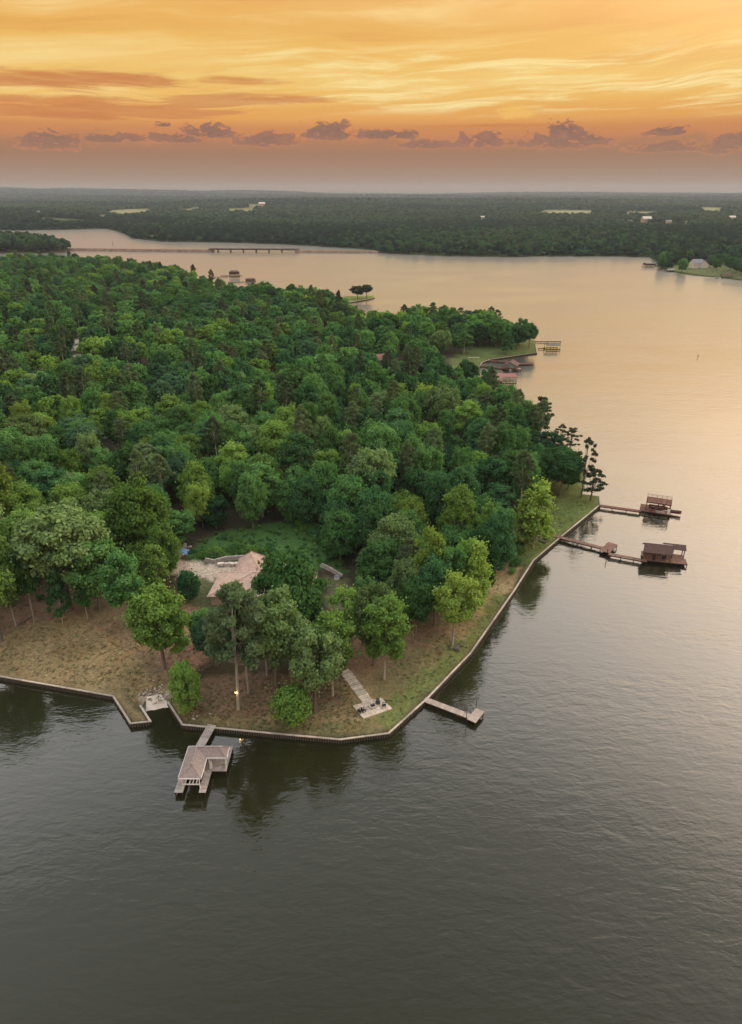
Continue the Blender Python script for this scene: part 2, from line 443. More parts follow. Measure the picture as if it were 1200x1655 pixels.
WALL_RIGHT = [P2(*q, 1) for q in ((968, 801), (970, 815), (905, 868), (862, 905), (830, 955), (760, 1055), (690, 1128), (628, 1184), (550, 1194), (440, 1184), (296, 1170), (272, 1133))]
WALL_LEFT = [P2(*q, 1) for q in ((226, 1140), (242, 1165), (212, 1168), (184, 1124), (0, 1092))] + [(-122, 128), (-200, 147)]
SHORE = ([(-330, 165), (-760, 240), (-1500, 700), (-1500, 980)] + [P2(-420, 414, 10), P2(-60, 412.5, 10), P2(60, 412, 10), P2(113, 412.5, 10)]
         + [P2(*q) for q in ((150, 413, 12), (205, 414, 15), (270, 421, 15), (345, 442, 15), (382, 453, 15), (470, 455, 15), (512, 466, 14))]
         + [P2(*q) for q in ((560, 480), (603, 479), (606, 481.5), (596, 484), (552, 492), (545, 498))]
         + [P2(*q) for q in ((600, 504, 15), (640, 503, 15), (680, 490, 15), (740, 497, 15), (800, 511, 8), (842, 529, 7), (866, 553, 0), (868, 570, 0), (820, 577, 0), (792, 581, 0), (778, 586, 0), (775, 593, 0), (766, 600, 0), (755, 604, 0), (735, 605, 0), (722, 614, 0),
                                (748, 632, 0), (790, 650, 0), (838, 684, 0), (893, 722, 0), (921, 737, 0), (943, 746, 0), (948, 766, 0), (945, 788, 0), (940, 796, 0), (925, 800, 0), (950, 803, 0))]
         + WALL_RIGHT + [P2(262, 1122, 1), P2(236, 1126, 1)] + WALL_LEFT)
SHORE_A = np.array(SHORE)


def seg_dist(pts, poly, closed=True):
    a = poly; b = np.roll(poly, -1, 0)
    if not closed: a, b = a[:-1], b[:-1]
    d = np.full(len(pts), 1e9)
    for p, q in zip(a, b):
        e = q - p; t = np.clip(((pts - p) @ e) / max(e @ e, 1e-9), 0, 1)
        d = np.minimum(d, np.hypot(*(pts - p - t[:, None] * e).T))
    return d


def inside(pts, poly):
    x, y = pts[:, 0], pts[:, 1]; r = np.zeros(len(pts), bool)
    j = len(poly) - 1
    for i in range(len(poly)):
        xi, yi = poly[i]; xj, yj = poly[j]
        c = ((yi > y) != (yj > y)) & (x < (xj - xi) * (y - yi) / ((yj - yi) if yj != yi else 1e-9) + xi)
        r ^= c; j = i
    return r


def bumps(x, y, s):
    return (np.sin(x / s + 1.3) * np.cos(y / s * 1.1 - .4) + .5 * np.sin(x / s * 2.3 + y / s * 1.7))


def gz_arr(pts):
    d = seg_dist(pts, SHORE_A)
    k = np.clip(d / 40, 0, 1)
    z = 0.85 + (10.5 - 6 * np.clip((pts[:, 1] - 330) / 300, 0, 1)) * (1 - np.exp(-d * .055 / 10.5)) + k * (bumps(pts[:, 0], pts[:, 1], 46) * .7)
    return z


def gz(x, y): return float(gz_arr(np.array([[x, y]]))[0])


def on_ground(px, py):
    z = 2.0
    for _ in range(14):
        p = at(px, py, z); z = .5 * z + .5 * gz(p.x, p.y)
    return Vector((p.x, p.y, gz(p.x, p.y)))


def on_ground_many(q):
    z = np.full(len(q), 2.0)
    u = (q[:, 0] - 600) / F; v = (827.5 - q[:, 1]) / F
    dy = math.cos(PITCH) + v * math.sin(PITCH); dz = -math.sin(PITCH) + v * math.cos(PITCH)
    for _ in range(9):
        t = (z - H) / dz; p = np.c_[u * t, dy * t]; z = .5 * z + .5 * gz_arr(p)
    return np.c_[p, gz_arr(p)]


def tri_sheet(name, outline, pts, heights, material, colors=None, skirt=None):
    vin = [Vector(p) for p in outline] + [Vector(p) for p in pts]
    n = len(outline)
    v, e, f, *_ = delaunay_2d_cdt(vin, [(i, (i + 1) % n) for i in range(n)], [], 1, 1e-4)
    va = np.array([tuple(q) for q in v])
    z = heights(va)
    verts = [(float(a), float(b), float(c)) for (a, b), c in zip(va, z)]
    faces = [tuple(t) for t in f]
    # skirt down into the water along the outline
    cnt = {}
    for t in faces:
        for i in range(len(t)):
            k = (t[i], t[(i + 1) % len(t)])
            if (k[1], k[0]) in cnt: cnt.pop((k[1], k[0]))
            else: cnt[k] = 1
    if skirt is not None:
        low = {}
        for a, b in cnt:
            for q in (a, b):
                if q not in low: low[q] = len(verts); verts.append((verts[q][0], verts[q][1], skirt))
        faces += [(b, a, low[a], low[b]) for a, b in cnt]
    me = bpy.data.meshes.new(name); me.from_pydata(verts, [], faces); me.update(); me.materials.append(material)
    for p in me.polygons: p.use_smooth = True
    if colors is not None:
        va3 = np.array(verts); c = colors(va3)
        at_ = me.attributes.new('cover', 'FLOAT_COLOR', 'POINT')
        at_.data.foreach_set('color', np.c_[c, np.ones(len(c))].astype(np.float32).ravel())
    o = link(bpy.data.objects.new(name, me)); o['kind'] = 'structure'
    return o


def poly_px(*q): return np.array(q, float)


COVERS = [   # what grows or lies where, read off the photograph: outline in photo pixels, base colour
    (poly_px((-60, 1090), (-60, 985), (60, 985), (130, 970), (200, 985), (245, 1030), (262, 1085), (292, 1152), (330, 1172), (550, 1193), (628, 1183), (690, 1127), (760, 1054), (800, 1000), (840, 940), (800, 930), (760, 950), (700, 980), (640, 1040), (560, 1050), (450, 1090), (330, 1095), (275, 1100), (262, 1150), (230, 1165), (185, 1125)), (.225, .172, .092)),
    (poly_px((110, 965), (250, 960), (300, 1030), (270, 1120), (215, 1060), (140, 1000)), (.185, .135, .082)),
    (poly_px((-60, 930), (60, 900), (150, 960), (140, 985), (60, 1005), (-60, 1060)), (.175, .115, .080)),
    (poly_px((240, 980), (330, 960), (345, 1060), (300, 1095), (262, 1080)), (.24, .145, .105)),
    (poly_px((300, 1100), (450, 1085), (540, 1095), (560, 1130), (480, 1155), (400, 1160), (320, 1160)), (.17, .115, .075)),
    (poly_px((300, 1158), (420, 1166), (560, 1172), (628, 1150), (600, 1100), (640, 1060), (700, 1040), (750, 1030), (755, 1052), (690, 1122), (628, 1180), (550, 1192), (296, 1168)), (.155, .135, .068)),
    (poly_px((560, 1040), (640, 1020), (700, 985), (745, 985), (720, 1030), (650, 1060), (600, 1090), (560, 1090)), (.185, .128, .082)),
    (poly_px((745, 960), (800, 920), (850, 912), (835, 950), (790, 1012)), (.27, .21, .115)),
    (poly_px((628, 1182), (690, 1127), (760, 1054), (800, 1000), (822, 965), (800, 960), (770, 1005), (715, 1060), (660, 1105), (610, 1150)), (.125, .148, .052)),
    (poly_px((820, 925), (835, 880), (880, 820), (905, 795), (975, 795), (975, 818), (905, 870), (862, 906), (845, 915)), (.088, .118, .036)),
    (poly_px((860, 800), (905, 740), (945, 740), (952, 795)), (.10, .125, .042)),
    (poly_px((715, 612), (735, 570), (800, 555), (872, 550), (872, 574), (800, 584), (770, 606)), (.085, .115, .038)),
    (poly_px((530, 500), (550, 474), (610, 474), (610, 490)), (.13, .16, .05)),
    (poly_px((300, 905), (330, 868), (470, 838), (530, 872), (560, 925), (440, 905)), (.062, .128, .036)),
    (poly_px((300, 935), (400, 935), (420, 980), (330, 990), (290, 965)), (.10, .105, .05)),
    (poly_px((520, 930), (565, 930), (570, 1010), (530, 1020)), (.12, .115, .055)),
    (poly_px((284, 900), (330, 909), (405, 918), (402, 938), (345, 934), (300, 936), (276, 925)), (.47, .385, .31)),
    (poly_px((660, 700), (700, 690), (705, 730), (660, 735)), (.11, .15, .045)),
    (poly_px((670, 714), (695, 712), (695, 724), (668, 724)), (.42, .27, .20)),
    (poly_px((118, 550), (132, 545), (136, 565), (128, 590), (116, 580)), (.45, .38, .32)),
    (poly_px((222, 1140), (236, 1126), (262, 1120), (272, 1134), (250, 1142)), (.48, .40, .34)),
]


def cover_colors(v):
    j = RNG.normal(0, 2.2, (len(v), 2))
    c_ = v[:, 1] * math.cos(PITCH) - (v[:, 2] - H) * math.sin(PITCH)
    X = 600 + F * v[:, 0] / c_; Y = 827.5 - F * (v[:, 1] * math.sin(PITCH) + (v[:, 2] - H) * math.cos(PITCH)) / c_
    p = np.c_[X, Y] + j
    out = np.tile((.058, .050, .032), (len(v), 1)).astype(float)
    for poly, c in COVERS: out[inside(p, poly)] = c
    return out


def grid_pts(x0, x1, y0, y1, s):
    xs = np.arange(x0, x1, s); ys = np.arange(y0, y1, s)
    g = np.stack(np.meshgrid(xs, ys), -1).reshape(-1, 2)
    return g + RNG.uniform(-.32, .32, g.shape) * s


def build_land():
    near = grid_pts(-95, 100, 98, 260, 1.7)
    mid = grid_pts(-420, 190, 100, 760, 9); mid = mid[~((mid[:, 0] > -97) & (mid[:, 0] < 102) & (mid[:, 1] < 262))]
    spots = grid_pts(20, 130, 380, 480, 3)
    far = grid_pts(-1850, 150, 180, 1700, 34); far = far[~((far[:, 0] > -425) & (far[:, 0] < 195) & (far[:, 1] < 765))]
    p = np.concatenate([near, mid, spots, far]); p = p[inside(p, SHORE_A)]; p = p[seg_dist(p, SHORE_A) > .8]
    def hz(v):
        z = gz_arr(v)
        # the boat ramp runs down into the lake
        rx, ry = P2(252, 1138, 0)
        d = np.hypot((v[:, 0] - rx) / 3.6, (v[:, 1] - ry) / 2.8)
        return np.where(d < 1, np.minimum(z, .12 + .5 * d), z)
    tri_sheet('ground', SHORE, p, hz, M['ground'], cover_colors, skirt=-1.2)


FAR_SHORE = [(-3400, 2150)] + [P2(*q) for q in ((-60, 371.5), (40, 372.5), (120, 371), (172, 369.5), (200, 377), (214, 385), (262, 390.5), (400, 392.5), (520, 398), (606, 404), (613, 409), (700, 413), (820, 415), (900, 414), (1000, 414), (1050, 416), (1066, 425), (1064, 432), (1078, 438), (1120, 445), (1165, 449), (1210, 455), (1300, 460), (1420, 500))] + [(1100, 640), (2600, 900), (11000, 3000), (11000, 16000), (-11000, 16000), (-11000, 3000)]
FAR_A = np.array(FAR_SHORE)


def far_z(v):
    d = np.minimum(seg_dist(v, FAR_A[:-4]), 4000)
    Y = v[:, 1]
    t = np.clip((Y - 2600) / 11000, 0, 1)
    roll = bumps(v[:, 0], Y, 900) * 9 * np.clip(d / 600, 0, 1)
    ridge = np.clip((Y - 9500) / 3500, 0, 1) * (bumps(v[:, 0], Y * .3, 1700) * 20 + bumps(v[:, 0], Y, 520) * 9) + np.exp(-((Y - 5600 - .12 * v[:, 0]) / 500) ** 2) * (14 + bumps(v[:, 0], Y * .2, 800) * 10)
    left = np.clip((-v[:, 0] - 500) / 5000, 0, 1) * np.clip((Y - 9000) / 3500, 0, 1) * 72
    return .8 + np.minimum(d * .02, 7) + roll + 76 * t ** 1.25 + ridge + left


FIELDS = [poly_px(*q) for q in (
    ((172, 346), (180, 340), (242, 337), (246, 343), (200, 348)), ((158, 350), (176, 348), (172, 353), (160, 353)),
    ((366, 341), (372, 337), (412, 337), (410, 342)), ((290, 338), (322, 334), (326, 338), (300, 341)),
    ((866, 345), (880, 340), (958, 340), (958, 346), (900, 347)), ((1008, 348), (1014, 342), (1062, 342), (1060, 347)),
    ((1000, 362), (1010, 360), (1060, 362), (1110, 363), (1108, 366), (1030, 365)), ((1122, 338), (1140, 335), (1168, 336), (1165, 342), (1146, 343)),
    ((1178, 355), (1186, 353), (1188, 360), (1180, 360)), ((775, 354), (785, 354), (784, 358), (776, 358)), ((400, 331), (430, 330), (432, 334), (402, 334)),
    ((1080, 440), (1085, 428), (1120, 425), (1170, 425), (1230, 440), (1230, 456), (1160, 450), (1110, 444)), ((235, 388), (240, 380), (262, 380), (262, 386)), ((340, 384), (345, 380), (378, 380), (378, 386)), ((1040, 412), (1045, 407), (1066, 408), (1066, 412)))]


for f_ in FIELDS[:11]: f_[:, 1] += np.where(f_[:, 1] > f_[:, 1].mean(), 3.5, 0)


def px_of(v):
    c_ = v[:, 1] * math.cos(PITCH) - (v[:, 2] - H) * math.sin(PITCH)
    return np.c_[600 + F * v[:, 0] / c_, 827.5 - F * (v[:, 1] * math.sin(PITCH) + (v[:, 2] - H) * math.cos(PITCH)) / c_]


def far_colors(v):
    p = px_of(v); out = np.tile((.055, .075, .032), (len(v), 1)).astype(float)
    for i, poly in enumerate(FIELDS): out[inside(p, poly)] = (.08, .10, .04) if i >= 11 else (.20, .20, .092)
    return out


def build_far():
    near = grid_pts(150, 620, 800, 1320, 14)
    a = grid_pts(-2700, 2000, 900, 2600, 55); a = a[~((a[:, 0] > 148) & (a[:, 0] < 622) & (a[:, 1] < 1322))]
    b = grid_pts(-4200, 4200, 2600, 6000, 85); c = grid_pts(-10900, 10900, 6000, 15900, 330)
    p = np.concatenate([near, a, b, c]); p = p[inside(p, FAR_A)]; p = p[seg_dist(p, FAR_A) > 4]
    tri_sheet('far_shore_land', FAR_SHORE, p, far_z, M['ground'], far_colors, skirt=-1.2)


HEAD = [P2(-420, 386), P2(-60, 388), P2(40, 390.5), P2(90, 398), P2(114, 405.5), P2(104, 408), P2(60, 408.6), P2(-60, 409), P2(-420, 410)]
HEAD_A = np.array(HEAD)


def head_z(v): return .8 + 7 * (1 - np.exp(-seg_dist(v, HEAD_A) / 60))


def build_head():
    p = grid_pts(-2200, -400, 1250, 2000, 28); p = p[inside(p, HEAD_A)]; p = p[seg_dist(p, HEAD_A) > 3]
    tri_sheet('headland', HEAD, p, head_z, M['ground'], lambda v: np.tile((.06, .055, .035), (len(v), 1)).astype(float), skirt=-1.2)


build_land()
build_far()
build_head()
w = MB().add([(-16000, -2500, 0), (16000, -2500, 0), (16000, 16000, 0), (-16000, 16000, 0)], [(0, 1, 2, 3)]).build('lake_water', M['water'], kind='structure')

# the road causeway across the lake, and the bridge that closes its gap
def bank(name, a, b, wid, h):
    a, b = Vector((*a, 0)), Vector((*b, 0)); d = (b - a).normalized(); n = Vector((-d.y, d.x, 0)); m = MB()
    prof = [(-wid, -1.2), (-wid * .45, h * .8), (-wid * .3, h), (wid * .3, h), (wid * .45, h * .8), (wid, -1.2)]
    k = 14; vs = []; fs = []
    for i in range(k + 1):
        c = a.lerp(b, i / k)
        for o, z in prof:
            q = c + n * (o + random.uniform(-.5, .5)); vs.append((q.x, q.y, z + (random.uniform(-.25, .25) if 0 < z < h else 0)))
    for i in range(k):
        for j in range(5): fs.append((i * 6 + j, i * 6 + j + 1, i * 6 + 7 + j, i * 6 + 6 + j))
    fs += [tuple(range(6)), tuple(k * 6 + j for j in reversed(range(6)))]
    m.add(vs, fs)
    o = m.build(name, mat(name + '_soil', (.12, .085, .06), (.22, .15, .11), .15, .95), kind='structure')
    return o


C0, C1, C2, C3 = P2(105, 405, 0), P2(345, 407.6, 0), P2(478, 408.2, 0), P2(612, 409, 0)
bank('causeway', C0, C1, 14, 4.2)
bank('causeway', C2, C3, 14, 3.6)

# ------------------------------------------------------------------ trees
def quad_cloud(P, Nn, size, rng, aspect=1.5):
    n = len(P)
    t = rng.normal(size=(n, 3)); t -= Nn * (t * Nn).sum(1)[:, None]; t /= np.linalg.norm(t, axis=1)[:, None] + 1e-9
    b = np.cross(Nn, t); s = size * rng.uniform(.65, 1.35, n)
    a = t * (s * aspect * .5)[:, None]; c = b * (s * .5)[:, None]
    bend = Nn * (s * .18)[:, None]
    V = np.stack([P - a - bend, P - c, P + a - bend, P + c], 1).reshape(-1, 3)
    return V


def mesh_from(name, V, n_quads, extra=None, mats=()):
    """n_quads leaf quads, then the faces of an MB (trunk)"""
    ev, ef = (extra.v, extra.f) if extra else ([], [])
    me = bpy.data.meshes.new(name)
    if not ef:
        me.vertices.add(len(V)); me.vertices.foreach_set('co', V.astype(np.float32).ravel())
        me.loops.add(n_quads * 4); me.loops.foreach_set('vertex_index', np.arange(n_quads * 4, dtype=np.int32))
        me.polygons.add(n_quads); me.polygons.foreach_set('loop_start', np.arange(0, n_quads * 4, 4, dtype=np.int32)); me.polygons.foreach_set('loop_total', np.full(n_quads, 4, np.int32))
        me.update(calc_edges=True)
    else:
        k = len(V)
        me.from_pydata([tuple(p) for p in V] + ev, [], [tuple(range(i * 4, i * 4 + 4)) for i in range(n_quads)] + [tuple(q + k for q in f) for f in ef])
        mi = np.zeros(n_quads + len(ef), np.int32); mi[n_quads:] = 1
        me.polygons.foreach_set('material_index', mi); me.update()
    for m in mats: me.materials.append(m)
    return me


def unit(v): return v / (np.linalg.norm(v, axis=1)[:, None] + 1e-9)


def crown_points(seed, kind, n):
    """points and facing for the leaf sprays of one crown; z from 0 (crown base) to the crown's height"""
    rng = np.random.default_rng(seed)
    Rr, Hh = {'oak': (5.2, 8.5), 'round': (4.6, 9.5), 'oval': (3.8, 11.0), 'full': (5.0, 11.0), 'spire': (2.6, 10.0), 'bush': (2.6, 4.6)}[kind]
    L = {'oak': 34, 'round': 36, 'oval': 34, 'full': 44, 'spire': 30, 'bush': 34}[kind]
    C = []; rad = []
    tries = 0
    while len(C) < L and tries < 4000:
        tries += 1
        d = unit(rng.normal(size=(1, 3)))[0]
        f = rng.uniform(.45, 1) ** .5
        t = (d[2] * f + 1) / 2
        if kind in ('oak',): prof = math.sqrt(max(0, 1 - max(0, (t - .35) / .65) ** 2)) * min(1, .45 + t * 1.7)
        elif kind == 'spire': prof = (1 - t) ** .75 + .12
        elif kind == 'full': prof = math.sqrt(max(0.02, 1 - max(0, (t - .3) / .7) ** 2)) * min(1, .6 + t * 1.3)
        else: prof = math.sqrt(max(0.02, 1 - (2 * t - 1) ** 2)) ** .8
        r = Rr * rng.uniform(.14, .38) * {'oak': 1.15, 'bush': 1.35}.get(kind, 1)
        a = rng.uniform(0, 6.283); rr = (Rr - r * .8) * prof * rng.uniform(.35, 1) ** .5
        c = np.array([rr * math.cos(a), rr * math.sin(a), .1 * Hh + t * (Hh * .9 - r)])
        if all(np.linalg.norm((c - q) * (1, 1, .9)) > .62 * (r + s_) for q, s_ in zip(C, rad)) or tries > 2500:
            C.append(c); rad.append(r)
    C = np.array(C) * (rng.uniform(.86, 1.14), rng.uniform(.86, 1.14), 1); rad = np.array(rad)
    w = rad ** 2; k = rng.choice(len(C), n, p=w / w.sum())
    d = unit(rng.normal(size=(n, 3)) + (0, 0, .35))
    sq = np.array([1, 1, .72])
    rr = rad[k] * rng.uniform(.62, 1.06, n)
    P = C[k] + d * rr[:, None] * sq
    # drop sprays that sit deep inside a neighbouring lobe
    keep = np.ones(n, bool)
    for c, r in zip(C, rad): keep &= np.linalg.norm((P - c) / sq, axis=1) > r * .55
    P, d = P[keep], d[keep]
    # stray sprigs
    P = P + rng.normal(size=P.shape) * (.10 + .42 * (rng.random(len(P)) < .13))[:, None]
    Nn = unit(d + rng.normal(size=P.shape) * .55 + (0, 0, .25))
    P[:, 2] = np.maximum(P[:, 2], 0.02)
    return P, Nn, Rr, Hh, C, rad


def limbs(m, z0, C, rng, r0, k=9, x=.42):
    for c in [C[i] for i in rng.permutation(len(C))[:k]]:
        base = Vector((0, 0, max(.2, z0 + (c[2] - z0) * rng.uniform(.1, .45)))); tip = Vector(tuple(c)); mid = base.lerp(tip, .5) + Vector((0, 0, -.04 * (tip - base).length))
        m.tube([base, mid, tip], [r0 * x, r0 * x * .6, r0 * x * .2], 4, False)


def pine_points(seed, n, dense=1.0):
    rng = np.random.default_rng(seed)
    Rr, Hh = 3.6, 9.5
    C = []; rad = []; nb = int(40 * dense); thin = .72 if dense < .6 else .84
    for i in range(nb):
        t = (i + rng.random()) / nb; a = i * 2.4 + rng.uniform(-.5, .5)
        reach = Rr * (math.sin(math.pi * min(1, .22 + t * .76)) ** .8) * rng.uniform(.6, 1.0)
        z = .06 * Hh + t * Hh * .86
        for q in ((1.0, .26), (.62, .22)):
            if rng.random() < .85:
                C.append((reach * q[0] * math.cos(a), reach * q[0] * math.sin(a), z + rng.uniform(.1, .7))); rad.append(thin * Rr * q[1] * rng.uniform(.75, 1.2))
    C = np.array(C); rad = np.array(rad)
    w = rad ** 2; k = rng.choice(len(C), n, p=w / w.sum()); d = unit(rng.normal(size=(n, 3)) + (0, 0, .3))
    P = C[k] + d * (rad[k] * rng.uniform(.3, 1.05, n))[:, None] * (1, 1, .55)
    Nn = unit(d + rng.normal(size=P.shape) * .9)
    return P, Nn, Rr, Hh, C, rad


CROWN = {}      # kind -> list of (mesh, R, H, trunk mesh in crown coordinates)
BARK2 = {'oak': 'bark', 'round': 'bark', 'oval': 'bark_pale', 'full': 'bark', 'spire': 'bark_pale', 'bush': 'bark', 'pine': 'bark_pale', 'sparse': 'bark'}


def add_crown(kind, seed, n, size, dense=1.0):
    rng = np.random.default_rng(seed + 99)
    if kind in ('pine', 'sparse'): P, Nn, Rr, Hh, C, rad = pine_points(seed, n, .5 if kind == 'sparse' else 1)
    else: P, Nn, Rr, Hh, C, rad = crown_points(seed, kind, n)
    V = quad_cloud(P, Nn, size, rng, 2.4 if kind in ('pine', 'sparse') else 1.5)
    me = mesh_from('crown_' + kind, V, len(P), None, (LEAF['mid'],))
    # trunk from z = -1 (root) to 0 (crown base) plus limbs inside the crown; x,y in metres
    tr = MB(); top = Hh * (.93 if kind in ('pine', 'sparse') else .62)
    bend = [Vector((rng.normal() * .12, rng.normal() * .12, 0)) for _ in range(5)]
    zs = [0, .4 * top, .75 * top, top]
    r0 = {'bush': .16, 'spire': .14, 'oval': .2, 'pine': .2, 'sparse': .2}.get(kind, .27)
    tr.tube([Vector((0, 0, zs[0])), bend[1] + Vector((0, 0, zs[1])), bend[2] * 1.6 + Vector((0, 0, zs[2])), bend[3] * 2 + Vector((0, 0, zs[3]))], [r0 * .8, r0 * .6, r0 * .4, r0 * .14], 6, False)
    limbs(tr, 0, C, rng, r0, 22 if kind in ('pine', 'sparse') else 10, .2 if kind == 'pine' else .42)
    lm = tr.mesh('limbs_' + kind, M[BARK2[kind]])
    CROWN.setdefault(kind, []).append((me, Rr, Hh, lm, r0))


for k, seeds, n, sz in (('oak', 4, 12500, .31), ('round', 5, 11500, .30), ('oval', 4, 9500, .29), ('full', 4, 12500, .31), ('spire', 3, 5600, .27), ('bush', 2, 6500, .21), ('pine', 4, 9000, .25), ('sparse', 3, 1500, .32)):
    for i in range(seeds): add_crown(k, 10 * len(k) + 7 * i + ord(k[0]), n, sz)
BOLE = MB().tube([(0, 0, -.03), (.0, .0, .05), (.01, 0, .5), (0, 0, 1.0)], [1.55, 1.1, .95, .8], 7, False)
BOLE_MESH = {k: BOLE.mesh('trunk_' + k, M[k]) for k in ('bark', 'bark_pale')}
for ml in list(BOLE_MESH.values()):
    for p in ml.polygons: p.use_smooth = True

TREES = []      # (x, y) of every individually built tree


def tree(name, x, y, z0, top, rad, kind, leaf, base_frac, label, group=None, variant=None, cat='tree', bark=None, bole=True):
    """root Empty at the ground > trunk (> branches), crown"""
    v = CROWN[kind]; me, Rr, Hh, lm, r0 = v[(variant if variant is not None else random.randrange(len(v))) % len(v)]
    rz = random.uniform(0, 6.28)
    root = thing(name, label, cat, (x, y, z0), rz, group); root.rotation_euler = (random.gauss(0, .025), random.gauss(0, .025), rz)
    h = top - z0; cb = max(.05, h * base_frac); ch = h - cb; s = rad / Rr; sz = ch / Hh
    bk = bark or BARK2[kind]
    if bole:
        t = place('trunk', BOLE_MESH[bk], root, (0, 0, 0), 0, (r0 * s, r0 * s, cb + .02))
        b = place('branches', lm, root, (0, 0, cb), 0, (s, s, sz))
        b.parent = t
        b.matrix_parent_inverse = Matrix.Diagonal((1 / (r0 * s), 1 / (r0 * s), 1 / (cb + .02), 1))
        if bk != BARK2[kind]: b.material_slots[0].link = 'OBJECT'; b.material_slots[0].material = M[bk]
    c = place('crown', me, root, (0, 0, cb), 0, (s, s, sz))
    c.material_slots[0].link = 'OBJECT'; c.material_slots[0].material = LEAF[leaf]
    TREES.append((x, y, rad))
    return root


def hero(bx, by, ty, wpx, kind, leaf, base_frac, label, name='broadleaf_tree', group=None, variant=None, bark=None):
    p = on_ground(bx, by)
    top = z_at(ty, p.y); rad = wpx / 2 * depth(p.x, p.y, (p.z + top) / 2) / F
    return tree(name, p.x, p.y, p.z - .05, top, rad, kind, leaf, base_frac, label, group, variant, bark=bark, cat='pine' if name == 'pine_tree' else ('bush' if name == 'bush' else 'tree'))


